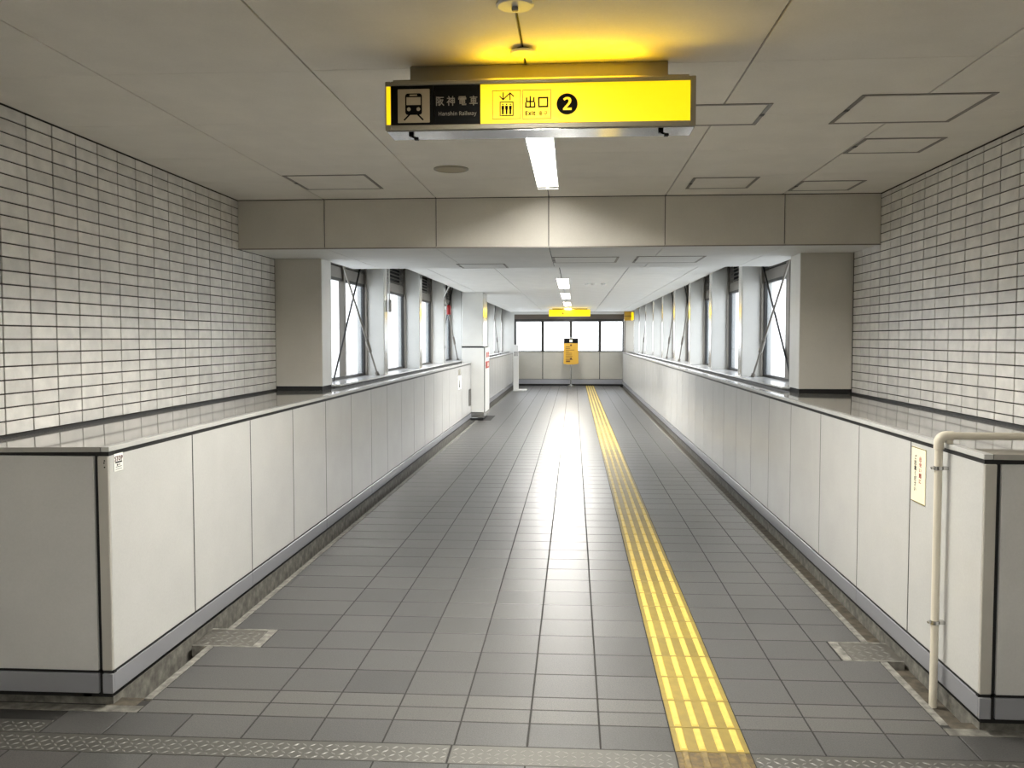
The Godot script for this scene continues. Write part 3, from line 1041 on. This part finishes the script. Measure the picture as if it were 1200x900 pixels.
func bar_piece(called: String, cx: float, d0: float, d1: float, m: Material, parent: Node) -> void:
	var key := "rib %.4f" % (d1 - d0)
	if not meshes.has(key):
		var st := new_st()
		rib(st, 0.0, -(d1 - d0) * 0.5, (d1 - d0) * 0.5, 0.0)
		meshes[key] = st.commit()
	var at := V(cx, 0.002, (d0 + d1) * 0.5)
	var p := parent
	while p and p != self:
		at -= (p as Node3D).position
		p = p.get_parent()
	put(called, meshes[key], m, parent, at)

# ---------------------------------------------------------------- metal plates in the floor
func tread_marks(st: SurfaceTool, x0: float, x1: float, d0: float, d1: float, y: float, pitch: float) -> void:
	var i := 0
	var d := d0 + pitch * 0.5
	while d < d1 - pitch * 0.3:
		var x := x0 + pitch * 0.5
		var j := i
		while x < x1 - pitch * 0.3:
			var a := PI / 4 if j % 2 == 0 else -PI / 4
			var u := Vector3(cos(a), 0, sin(a)) * pitch * 0.52
			var w := Vector3(-sin(a), 0, cos(a)) * pitch * 0.13
			var c := V(x, y, d)
			var q := [c - u, c - w, c + u, c + w]
			var top := c + Vector3(0, 0.0025, 0)
			for k in 4:
				face(st, [q[k], q[(k + 1) % 4], top], Vector3.UP)
			x += pitch
			j += 1
		d += pitch
		i += 1

func build_metal_plates() -> void:
	var defs := [["steel checker plate strip across the floor, long piece on the left", -3.46, -0.495, 3.415, 3.574], ["steel checker plate strip across the floor, short piece left of the yellow ribs", -0.491, 0.411, 3.415, 3.574], ["steel checker plate strip across the floor, piece right of the yellow ribs", 0.7115, 3.0, 3.415, 3.574], ["steel checker plate in the floor at the left edge, before the parapet", -3.46, -2.255, 3.576, 3.70]]
	for q in defs:
		var p := thing("checker_plate", q[0], "floor plate", V((q[1] + q[2]) * 0.5, 0, (q[3] + q[4]) * 0.5))
		piece("plate", q[1] + 0.002, q[2] - 0.002, -0.03, 0.0, q[3] + 0.002, q[4] - 0.002, 0.001, M.checker, p)
		var st := new_st()
		tread_marks(st, q[1] + 0.004, q[2] - 0.004, q[3] + 0.002, q[4] - 0.002, 0.0, 0.034)
		var o := obj("raised_tread", st, M.tread, p)
		o.set_meta("kind", "stuff")
	for side in [-1, 1]:
		var fx0 := -1.680 if side < 0 else 1.392
		var fx1 := -2.06 if side < 0 else 1.70
		var c := thing("drain_cover", "patterned steel drain cover beside the left parapet" if side < 0 else "patterned steel drain cover beside the right parapet", "drain cover", V((fx0 + fx1) * 0.5, 0, 4.81), "drain covers in the gutters")
		var f := new_st()
		bx(f, fx0, fx0 + side * 0.05, -0.06, 0.001, 4.665, 4.957, 0.002)
		bx(f, fx0 + side * 0.05, fx1, -0.06, 0.001, 4.665, 4.680, 0.002)
		bx(f, fx0 + side * 0.05, fx1, -0.06, 0.001, 4.940, 4.957, 0.002)
		obj("cover_frame", f, M.edging, c)
		piece("cover_plate", fx0 + side * 0.053, fx1, -0.03, -0.001, 4.683, 4.937, 0.001, M.cover, c)
		var st := new_st()
		tread_marks(st, minf(fx0 + side * 0.055, fx1), maxf(fx0 + side * 0.055, fx1), 4.685, 4.935, -0.001, 0.045)
		var o := obj("raised_tread", st, M.tread, c)
		o.set_meta("kind", "stuff")

# ---------------------------------------------------------------- the hanging sign
const SD := 4.6

func box_on_sign(st: SurfaceTool, x0: float, x1: float, y0: float, y1: float, t := 0.001) -> void:
	bx(st, x0, x1, y0, y1, SD - 0.001 - t, SD - 0.0005)

func frame_on_sign(st: SurfaceTool, x0: float, x1: float, y0: float, y1: float, w: float) -> void:
	box_on_sign(st, x0, x1, y0, y0 + w)
	box_on_sign(st, x0, x1, y1 - w, y1)
	box_on_sign(st, x0, x0 + w, y0 + w, y1 - w)
	box_on_sign(st, x1 - w, x1, y0 + w, y1 - w)

func on_sign(x: float, y: float) -> Vector3:
	return V(x, y, SD - 0.001)

func rounded(x0: float, x1: float, y0: float, y1: float, r: float) -> Array:
	var q := []
	for c in [[x1 - r, y1 - r, 0.0], [x0 + r, y1 - r, PI / 2], [x0 + r, y0 + r, PI], [x1 - r, y0 + r, 1.5 * PI]]:
		for k in 5:
			var a: float = c[2] + PI / 2 * k / 4.0
			q.append(on_sign(c[0] + cos(a) * r, c[1] + sin(a) * r))
	return q

func build_main_sign() -> void:
	var s := thing("hanging_sign", "long lit yellow and black station sign hanging from the ceiling", "sign", V(-0.18, 2.718, SD + 0.1))
	var n := Vector3(0, 0, 1)
	var X0 := -0.960; var X1 := 0.604; var Y0 := 2.717; var Y1 := 2.963
	var FX0_ := -0.932; var FX1_ := 0.577; var FY0 := 2.744; var FY1 := 2.943
	var st := new_st()
	bx(st, X0, FX0_, Y0, Y1, SD - 0.012, SD + 0.20, 0.003)
	bx(st, FX1_, X1, Y0, Y1, SD - 0.012, SD + 0.20, 0.003)
	bx(st, FX0_, FX1_, Y0, FY0, SD - 0.012, SD + 0.03, 0.003)
	bx(st, FX0_, FX1_, FY1, Y1, SD - 0.012, SD + 0.012, 0.003)
	bx(st, FX0_, FX1_, FY1, Y1, SD + 0.055, SD + 0.19, 0.003)
	bx(st, FX0_, FX1_, Y1 - 0.002, Y1 + 0.026, SD + 0.055, SD + 0.058)
	bx(st, FX0_, FX1_, Y0, Y1, SD + 0.19, SD + 0.20)
	bx(st, FX0_, -0.46, FY1, Y1, SD + 0.012, SD + 0.055)
	bx(st, 0.34, FX1_, FY1, Y1, SD + 0.012, SD + 0.055)
	obj("sign_frame", st, M.sign_frame, s)
	piece("reflector_tray", X0 + 0.006, X1 - 0.006, Y0 - 0.004, Y0 + 0.001, SD + 0.0, SD + 0.195, 0.001, M.sign_tray, s)
	piece("lit_panel", -0.474, FX1_, FY0, FY1, SD, SD + 0.012, 0.0, M.sign_yellow, s)
	piece("lit_edge", -0.953, -0.932, FY0 + 0.002, FY1 - 0.006, SD - 0.0135, SD - 0.011, 0.0, M.sign_yellow, s)
	piece("black_panel", FX0_, -0.7125, FY0, FY1, SD, SD + 0.012, 0.0, M.black, s)
	piece("black_panel", -0.7105, -0.474, FY0, FY1, SD, SD + 0.012, 0.0, M.black, s)
	# train pictogram
	var pb := new_st()
	plate(pb, rounded(-0.897, -0.733, 2.757, 2.926, 0.004), n, 0.001)
	var pic := obj("train_pictogram", pb, M.sign_grey, s)
	var tr := new_st()
	var f := func(x, y): return on_sign(x, y) + n * 0.001
	var body := []
	for p in rounded(-0.8585, -0.7725, 2.7965, 2.904, 0.014): body.append(p + n * 0.001)
	plate(tr, body, n, 0.0006)
	strokes(tr, [[28, 0, 0, 100], [72, 0, 100, 100]], f.call(-0.862, 2.799), Vector3(0.093, 0, 0), Vector3(0, -0.026, 0), n, 0.008, 0.0006)
	obj("train_shape", tr, M.sign_ink, pic)
	var tw := new_st()
	for r in [[-0.836, -0.797, 2.8915, 2.8985], [-0.852, -0.779, 2.846, 2.885]]:
		plate(tw, [on_sign(r[0], r[2]) + n * 0.0016, on_sign(r[1], r[2]) + n * 0.0016, on_sign(r[1], r[3]) + n * 0.0016, on_sign(r[0], r[3]) + n * 0.0016], n, 0.0005)
	for x in [-0.840, -0.791]:
		plate(tw, disc_pts(on_sign(x, 2.825) + n * 0.0016, Vector3.RIGHT, Vector3.UP, 0.0095, 16), n, 0.0005)
	obj("train_window", tw, M.sign_grey, pic)
	# lettering on the black panels
	var han := {
		"a": [[10, 5, 10, 97], [10, 8, 34, 8, 24, 38, 36, 55, 30, 68, 18, 66], [45, 10, 95, 10], [52, 10, 50, 50, 38, 95], [55, 38, 88, 38, 75, 68, 48, 96], [58, 48, 75, 75, 97, 95]],
		"b": [[22, 2, 28, 14], [6, 22, 38, 22, 22, 48, 4, 66], [22, 45, 22, 97], [28, 50, 40, 62], rect(50, 22, 92, 70), [50, 46, 92, 46], [71, 3, 71, 98]],
		"c": [[12, 6, 88, 6], [50, 6, 50, 42], [6, 34, 6, 20, 94, 20, 94, 32], [20, 28, 40, 28], [20, 38, 40, 38], [60, 28, 80, 28], [60, 38, 80, 38], rect(20, 50, 80, 80), [20, 65, 80, 65], [50, 50, 50, 95, 94, 95, 94, 86]],
		"d": [[10, 14, 90, 14], rect(22, 30, 78, 66), [22, 48, 78, 48], [4, 82, 96, 82], [50, 2, 50, 99]]}
	var lt := new_st()
	var lx := -0.702
	for key in ["a", "b", "c", "d"]:
		strokes(lt, han[key], on_sign(lx, 2.886), Vector3(0.041, 0, 0), Vector3(0, -0.045, 0), n, 0.0046, 0.0008)
		lx += 0.0575
	obj("lettering", lt, M.sign_text, s)
	text("lettering", "Hanshin Railway", 0.0265, V(-0.592, 2.800, SD - 0.0012), M.sign_text, s)
	# lift pictogram
	var ln := new_st()
	frame_on_sign(ln, -0.4135, -0.2695, 2.768, 2.911, 0.0022)
	frame_on_sign(ln, -0.2605, -0.1165, 2.766, 2.911, 0.0022)
	obj("thin_outline", ln, M.sign_line, s)
	var lift := new_st()
	frame_on_sign(lift, -0.376, -0.3065, 2.783, 2.8545, 0.0042)
	strokes(lift, [[25, 0, 25, 96], [0, 52, 25, 98, 50, 52], [78, 4, 78, 100], [53, 48, 78, 2, 103, 48]], on_sign(-0.375, 2.898), Vector3(0.066, 0, 0), Vector3(0, -0.034, 0), n, 0.0052, 0.001)
	for k in 3:
		var px := -0.3605 + 0.0192 * k
		plate(lift, disc_pts(on_sign(px, 2.8405), Vector3.RIGHT, Vector3.UP, 0.0036, 12), n, 0.001)
		plate(lift, [on_sign(px - 0.0072, 2.834), on_sign(px + 0.0072, 2.834), on_sign(px + 0.0064, 2.815), on_sign(px - 0.0064, 2.815)], n, 0.001)
		box_on_sign(lift, px - 0.0045, px + 0.0045, 2.792, 2.815)
	obj("lift_pictogram", lift, M.sign_ink, s)
	var ex := new_st()
	strokes(ex, [[50, 0, 50, 94], [14, 12, 14, 44, 86, 44, 86, 12], [6, 56, 6, 94, 94, 94, 94, 56]], on_sign(-0.247, 2.8765), Vector3(0.051, 0, 0), Vector3(0, -0.054, 0), n, 0.0068, 0.001)
	strokes(ex, [rect(10, 10, 90, 92)], on_sign(-0.184, 2.8765), Vector3(0.055, 0, 0), Vector3(0, -0.054, 0), n, 0.0072, 0.001)
	obj("lettering", ex, M.sign_ink, s)
	text("lettering", "Exit", 0.030, V(-0.2215, 2.7945, SD - 0.0012), M.sign_ink, s, true)
	var ko := new_st()
	strokes(ko, [[50, 0, 50, 10], [20, 14, 80, 14], [50, 14, 22, 36], [50, 18, 78, 36], [6, 46, 94, 46], [50, 46, 50, 58], [22, 62, 78, 62, 78, 78, 22, 78, 22, 96, 82, 96]], on_sign(-0.179, 2.8045), Vector3(0.02, 0, 0), Vector3(0, -0.0215, 0), n, 0.0016, 0.0008)
	strokes(ko, [[20, 12, 80, 12, 74, 48], [4, 56, 96, 56], [50, 56, 50, 100]], on_sign(-0.155, 2.8045), Vector3(0.02, 0, 0), Vector3(0, -0.0215, 0), n, 0.0017, 0.0008)
	obj("lettering", ko, M.sign_ink, s)
	var dc := new_st()
	plate(dc, disc_pts(on_sign(-0.036, 2.8375), Vector3.RIGHT, Vector3.UP, 0.0525, 40), n, 0.001)
	var disc := obj("number_disc", dc, M.sign_ink, s)
	text("lettering", "2", 0.088, V(-0.036, 2.8375, SD - 0.0023), M.sign_yellow, disc, true)
	# lit slot in the top of the box, and the bracket up to the ceiling
	piece("lit_slot", -0.46, 0.34, Y1 - 0.012, Y1 - 0.008, SD + 0.014, SD + 0.053, 0.0, M.sign_yellow, s)
	var br := new_st()
	bx(br, -0.863, 0.483, Y1 + 0.0005, 3.0898, SD + 0.165, SD + 0.19, 0.003)
	obj("ceiling_bracket", br, M.sign_frame, s)
	var hk := new_st()
	for x in [-0.822, 0.452]:
		tube(hk, [V(x - 0.02, 2.715, SD + 0.06), V(x - 0.01, 2.700, SD + 0.055), V(x + 0.012, 2.690, SD + 0.05)], 0.006, 8)
		bx(hk, x - 0.028, x - 0.002, 2.700, 2.716, SD + 0.045, SD + 0.075, 0.003)
		bx(hk, x, x + 0.024, 2.680, 2.694, SD + 0.035, SD + 0.065, 0.003)
		obj("hook", hk, M.black, s)
		hk = new_st()
	var a := AreaLight3D.new()
	a.name = "slot_light"
	a.area_size = Vector2(0.61, 0.027)
	a.light_energy = 0.09
	a.light_color = Color(1.0, 0.80, 0.06)
	a.rotation.x = PI / 2
	a.position = V(-0.06, Y1 - 0.006, SD + 0.033) - s.position
	a.area_range = 12.0
	a.area_attenuation = 2.0
	s.add_child(a)
	var b := AreaLight3D.new()
	b.name = "face_light"
	b.area_size = Vector2(0.82, 0.15)
	b.light_energy = 0.08
	b.light_color = Color(1.0, 0.82, 0.10)
	b.rotation.y = PI
	b.position = V(0.05, 2.843, SD - 0.02) - s.position
	b.area_range = 12.0
	b.area_attenuation = 2.0
	s.add_child(b)
	# drawn at 1.56 m, hung as the 1.25 m model of the same sign
	s.scale = Vector3.ONE * 0.8
	s.position = V(-0.144, 2.5064, 3.76)

# ---------------------------------------------------------------- the rest

func build_small_things() -> void:
	var n := Vector3(0, 0, 1)
	# second lit sign far down the walkway
	var s := thing("hanging_sign", "small lit yellow sign far down the walkway under the ceiling", "sign", V(-0.12, 2.33, 28.0))
	piece("sign_box", -0.775, 0.520, 2.335, 2.555, 28.0, 28.16, 0.01, M.sign_frame, s)
	piece("lit_panel", -0.765, 0.510, 2.343, 2.547, 27.992, 28.0, 0.0, M.sign_yellow, s)
	piece("ceiling_bracket", -0.66, 0.42, 2.5555, 2.587, 28.05, 28.1, 0.0, M.sign_frame, s)
	var mk := new_st()
	bx(mk, -0.36, -0.30, 2.41, 2.46, 27.988, 27.9925)
	bx(mk, 0.02, 0.06, 2.45, 2.48, 27.988, 27.9925)
	obj("dark_mark", mk, M.sign_line, s)
	var fl := AreaLight3D.new()
	fl.name = "face_light"
	fl.area_size = Vector2(1.27, 0.2)
	fl.light_energy = 0.25
	fl.light_color = Color(1.0, 0.82, 0.10)
	fl.rotation.y = PI
	fl.position = V(-0.127, 2.445, 27.97) - s.position
	s.add_child(fl)
	# box sign on the right at the end wall
	var bs := thing("wall_sign", "small yellow box sign high on the right by the end wall", "sign", V(1.88, 2.26, 31.1))
	piece("sign_box", 1.735, 1.96, 2.265, 2.57, 31.0, 31.3, 0.008, M.gold, bs)
	piece("dark_band", 1.732, 1.963, 2.41, 2.43, 30.997, 31.303, 0.0, M.brown, bs)
	piece("lit_end", 1.962, 2.045, 2.275, 2.56, 31.0, 31.3, 0.03, M.sign_yellow, bs)
	# stand with a yellow notice board before the end wall
	var nb := thing("notice_stand", "yellow notice board with a black heading on a post before the end wall", "notice stand", V(-0.09, 0, 30.95))
	var ps := new_st()
	bar(ps, V(-0.09, 0.02, 30.97), V(-0.09, 1.69, 30.97), 0.028, 14)
	obj("post", ps, M.steel, nb)
	var ft := new_st()
	lathe(ft, [[0.0, 0.0], [0.16, 0.0], [0.16, 0.015], [0.06, 0.05], [0.03, 0.08], [0.0, 0.08]], V(-0.09, 0.001, 30.97), 28)
	obj("round_foot", ft, M.steel, nb)
	var bd := new_st()
	var arc := [V(-0.335, 1.66, 30.93), V(0.155, 1.66, 30.93), V(0.165, 0.79, 30.93)]
	for k in 9:
		var u := k / 8.0
		arc.append(V(lerpf(0.165, -0.345, u), 0.79 - 0.03 * sin(PI * u), 30.93))
	plate(bd, arc, n, 0.03)
	obj("board", bd, M.gold, nb)
	piece("heading_panel", -0.332, 0.152, 1.495, 1.657, 30.893, 30.899, 0.0, M.black, nb)
	var mk2 := new_st()
	bx(mk2, -0.14, -0.04, 1.53, 1.62, 30.889, 30.8935)
	obj("pale_symbol", mk2, M.cream, nb)
	var tx := new_st()
	rng.seed = 77
	for k in 9:
		var y := 1.36 - 0.055 * k
		bx(tx, -0.27, -0.27 + rng.randf_range(0.10, 0.30), y, y + 0.018, 30.896, 30.8995)
	plate(tx, disc_pts(V(-0.09, 1.425, 30.8995), Vector3.RIGHT, Vector3.UP, 0.035, 12), n, 0.003)
	plate(tx, disc_pts(V(-0.09, 0.965, 30.8995), Vector3.RIGHT, Vector3.UP, 0.04, 12), n, 0.003)
	bx(tx, -0.26, -0.12, 0.85, 0.90, 30.896, 30.8995)
	obj("small_print", tx, M.brown, nb)
	# white free-standing panel at the far left
	var wp := thing("panel_stand", "tall narrow white stand on a flat foot by the far left parapet", "stand", V(-1.80, 0, 28.5))
	piece("panel", -1.905, -1.735, 0.045, 1.46, 28.40, 28.46, 0.006, M.white_paint, wp)
	piece("flat_foot", -1.90, -1.49, 0.001, 0.045, 28.15, 28.72, 0.008, M.white_paint, wp)
	piece("pale_print", -1.89, -1.75, 1.10, 1.24, 28.397, 28.4005, 0.0, M.sign_tray, wp)
	# drain pipe on the right
	var dp := thing("drain_pipe", "cream plastic drain pipe bent over the right parapet", "pipe", V(1.66, 0.0, 4.21))
	var p1 := new_st()
	tube(p1, [V(1.66, -0.043, 4.20), V(1.66, 1.185, 4.20)], 0.0175, 16)
	obj("upright_pipe", p1, M.pvc, dp)
	var p2 := new_st()
	var bend := []
	for k in 7:
		var a := PI / 2 * k / 6.0
		bend.append(V(1.69 - cos(a) * 0.03, 1.185 + sin(a) * 0.03, 4.20))
	tube(p2, [V(1.66, 1.155, 4.20)] + bend + [V(1.72, 1.215, 4.20)], 0.0225, 16)
	obj("elbow", p2, M.pvc, dp)
	var p3 := new_st()
	tube(p3, [V(1.71, 1.215, 4.20), V(WR - 0.02, 1.215, 4.20)], 0.0175, 16)
	obj("level_pipe", p3, M.pvc, dp)
	for y in [1.068, 0.355]:
		var cl := new_st()
		tube(cl, [V(1.66, y - 0.009, 4.20), V(1.66, y + 0.009, 4.20)], 0.0205, 16)
		bx(cl, 1.675, 1.702, y - 0.008, y + 0.008, 4.185, 4.215, 0.002)
		bx(cl, 1.628, 1.645, y - 0.006, y + 0.006, 4.192, 4.208, 0.002)
		obj("pipe_clip", cl, M.steel, dp)
	var mn := new_st()
	bx(mn, 1.69, 1.72, TOPY, 1.198, 4.19, 4.21, 0.002)
	obj("pipe_rest", mn, M.pvc, dp)
	# notice plate on the right parapet
	var np := thing("notice_plate", "cream notice plate with two columns of upright Japanese writing on the right parapet", "notice", V(1.70, 0.98, 4.54))
	piece("plate", 1.698, 1.7025, 0.846, 1.119, 4.450, 4.628, 0.001, M.cream, np)
	var ed := new_st()
	bx(ed, 1.6975, 1.699, 0.846, 0.850, 4.450, 4.628)
	obj("edge_line", ed, M.sign_line, np)
	ed = new_st()
	bx(ed, 1.6975, 1.699, 1.115, 1.119, 4.450, 4.628)
	obj("edge_line", ed, M.sign_line, np)
	var gl := {
		"de": [[50, 2, 50, 92], [16, 14, 16, 46, 84, 46, 84, 14], [8, 58, 8, 92, 92, 92, 92, 58]],
		"ai": [[50, 2, 4, 44], [50, 2, 96, 44], [28, 40, 72, 40], [14, 58, 86, 58], [40, 58, 24, 90, 80, 86], [66, 70, 86, 96]],
		"i": [[14, 20, 18, 70, 30, 82, 38, 68], [70, 22, 84, 44, 88, 66]],
		"head": [[4, 10, 46, 10], rect(10, 24, 40, 46), [14, 54, 20, 74], [38, 54, 32, 74], [2, 84, 48, 80], [52, 8, 98, 8], [74, 8, 68, 22], rect(58, 22, 92, 78), [58, 40, 92, 40], [58, 58, 92, 58], [66, 80, 52, 97], [84, 80, 98, 97]],
		"ni": [[14, 10, 12, 90], [40, 26, 84, 26], [38, 66, 48, 80, 90, 80]],
		"go": [[20, 20, 72, 20, 58, 32], [18, 62, 24, 82, 80, 84], [78, 4, 84, 16], [90, 2, 96, 14]],
		"chu": [[10, 8, 22, 18], [4, 36, 18, 46], [4, 94, 24, 62], [58, 2, 68, 14], [34, 24, 94, 24], [40, 56, 90, 56], [30, 92, 98, 92], [64, 24, 64, 92]],
		"mind": [[50, 0, 50, 10], [14, 12, 86, 12], [32, 16, 38, 28], [68, 16, 60, 28], [4, 32, 96, 32], rect(24, 40, 76, 66), [24, 53, 76, 53], [12, 74, 6, 92], [30, 72, 34, 92, 68, 94, 72, 82], [50, 70, 56, 82], [82, 72, 92, 90]],
		"ku": [[66, 6, 28, 48, 68, 94]],
		"da": [[8, 24, 56, 22], [34, 4, 14, 92], [48, 50, 84, 48], [48, 74, 54, 88, 90, 88], [76, 8, 82, 20], [88, 4, 94, 16]],
		"sa": [[12, 30, 88, 24], [44, 4, 74, 58, 60, 60], [24, 66, 36, 90, 76, 90]]}
	var nw := Vector3(-1, 0, 0)
	var ua := Vector3(0, 0, 1)      # reading the right parapet from the walkway, right is towards the camera
	var rd := new_st()
	var yy := 1.078
	for key in ["de", "ai", "i", "head", "ni"]:
		strokes(rd, gl[key], V(1.698, yy, 4.528), ua * 0.030, Vector3(0, -0.024, 0), nw, 0.0028, 0.0008)
		yy -= 0.0275
	obj("lettering", rd, M.print_red, np)
	var bk := new_st()
	yy = 1.080
	for key in ["go", "chu", "mind", "ku", "da", "sa", "i"]:
		strokes(bk, gl[key], V(1.698, yy, 4.590), ua * 0.028, Vector3(0, -0.023, 0), nw, 0.0028, 0.0008)
		yy -= 0.0265
	obj("lettering", bk, M.print_black, np)
	# small sticker on the left parapet
	var sk := thing("sticker", "small white sticker headed STOP at the near corner of the left parapet", "sticker", V(-2.066, 1.1, 3.94))
	piece("sticker_sheet", -2.0675, -2.0655, 1.059, 1.140, 3.902, 3.982, 0.0008, M.print_white, sk)
	text("lettering", "STOP", 0.030, V(-2.065, 1.117, 3.942), M.print_pink, sk, true, PI / 2, 0.0012)
	var sp := new_st()
	bx(sp, -2.0658, -2.0646, 1.097, 1.104, 3.911, 3.972)
	plate(sp, disc_pts(V(-2.0656, 1.088, 3.930), Vector3(0, 0, 1), Vector3.UP, 0.005, 12), Vector3(1, 0, 0), 0.0008)
	bx(sp, -2.0658, -2.0648, 1.087, 1.090, 3.94, 3.955)
	bx(sp, -2.0658, -2.0648, 1.078, 1.0805, 3.915, 3.968)
	bx(sp, -2.0658, -2.0648, 1.068, 1.070, 3.913, 3.970)
	obj("small_print", sp, M.print_black, sk)
	var hl := new_st()
	for q in [[1.117, -2.083], [1.107, -2.085], [1.088, -2.083]]:
		plate(hl, disc_pts(V(q[1], q[0], 3.8498), Vector3.RIGHT, Vector3.UP, 0.0035, 10), n, 0.0006)
	var ho := obj("screw_holes", hl, M.black, self)
	tag(ho, "three small dark screw holes near the top of the left corner post", "screw holes")
	# poster and grille near the end of the left parapet
	var po := thing("poster", "white poster with a dark figure near the end of the left parapet", "poster", V(-2.066, 0.92, 16.25))
	piece("poster_sheet", -2.0675, -2.064, 0.735, 0.985, 16.02, 16.46, 0.001, M.print_white, po)
	piece("small_plate", -2.0675, -2.064, 1.0, 1.095, 16.06, 16.36, 0.001, M.sign_frame, po)
	var fg := new_st()
	plate(fg, disc_pts(V(-2.064, 0.86, 16.22), Vector3(0, 0, 1), Vector3.UP, 0.055, 14), Vector3(1, 0, 0), 0.001)
	plate(fg, [V(-2.064, 0.77, 16.10), V(-2.064, 0.77, 16.30), V(-2.064, 0.84, 16.24), V(-2.064, 0.84, 16.14)], Vector3(1, 0, 0), 0.001)
	obj("dark_figure", fg, M.print_black, po)
	var gr := thing("vent_grille", "narrow dark grille low on the left parapet beside the square pillar", "grille", V(-2.066, 0.48, 17.85))
	piece("grille_frame", -2.0675, -2.060, 0.32, 0.65, 17.68, 18.02, 0.002, M.alu_dark, gr)
	for k in 7:
		piece("grille_slat", -2.060, -2.056, 0.345 + 0.042 * k, 0.365 + 0.042 * k, 17.70, 18.0, 0.0, M.alu, gr)
	# red plates on the square pillar
	var r1 := thing("red_sign", "white plate with red marks on the side of the square pillar, upper of two", "sign", V(-1.784, 1.26, 18.6), "plates on the square pillar")
	piece("plate", -1.7848, -1.778, 1.255, 1.39, 18.22, 18.90, 0.001, M.print_white, r1)
	piece("red_mark", -1.778, -1.776, 1.27, 1.38, 18.30, 18.52, 0.0, M.print_red, r1)
	piece("red_mark", -1.778, -1.776, 1.27, 1.38, 18.60, 18.82, 0.0, M.print_red, r1)
	var r2 := thing("red_sign", "red plate with pale marks on the side of the square pillar, lower of two", "sign", V(-1.784, 1.05, 18.6), "plates on the square pillar")
	piece("plate", -1.7848, -1.776, 1.05, 1.19, 18.22, 18.90, 0.001, M.print_red, r2)
	piece("pale_mark", -1.776, -1.774, 1.08, 1.16, 18.52, 18.58, 0.0, M.print_white, r2)
	piece("pale_mark", -1.776, -1.774, 1.08, 1.16, 18.70, 18.76, 0.0, M.print_white, r2)
	# red alarm lamp hung in the left bay before the pillar
	var al := thing("alarm_lamp", "red alarm lamp on a white arm among the left window columns", "alarm", V(-2.5, 2.1, 18.0))
	var am := new_st()
	tube(am, [V(-2.68, 2.47, 18.62), V(-2.60, 2.50, 18.0), V(-2.50, 2.70, 18.0)], 0.012, 8)
	obj("arm", am, M.white_paint, al)
	var cd := new_st()
	tube(cd, [V(-2.58, 2.51, 18.0), V(-2.56, 2.40, 18.0), V(-2.505, 2.33, 18.0)], 0.005, 6)
	tube(cd, [V(-2.59, 2.51, 18.0), V(-2.60, 2.35, 18.0), V(-2.57, 2.31, 18.0)], 0.005, 6)
	obj("cable", cd, M.black, al)
	var bd2 := new_st()
	lathe(bd2, [[0.0, 0.0], [0.045, 0.0], [0.045, 0.15], [0.03, 0.19], [0.0, 0.19]], V(-2.505, 2.14, 18.0), 18)
	obj("red_lamp", bd2, M.red, al)
	piece("white_box", -2.585, -2.545, 2.24, 2.31, 17.96, 18.04, 0.005, M.white_paint, al)
	al.scale = Vector3.ONE * 0.86
	al.position = V(-2.15, 2.038, 15.48)
	# conduit on the first left column
	var cn := thing("conduit", "thin white conduit with a junction box on the first left window column", "conduit", V(-2.295, 1.9, 11.1))
	var c1 := new_st()
	bar(c1, V(-2.292, 2.142, 11.11), V(-2.292, 2.98, 11.11), 0.0105, 8)
	obj("conduit_pipe", c1, M.white_paint, cn)
	piece("junction_box", -2.302, -2.266, 1.987, 2.142, 11.085, 11.137, 0.004, M.column, cn)
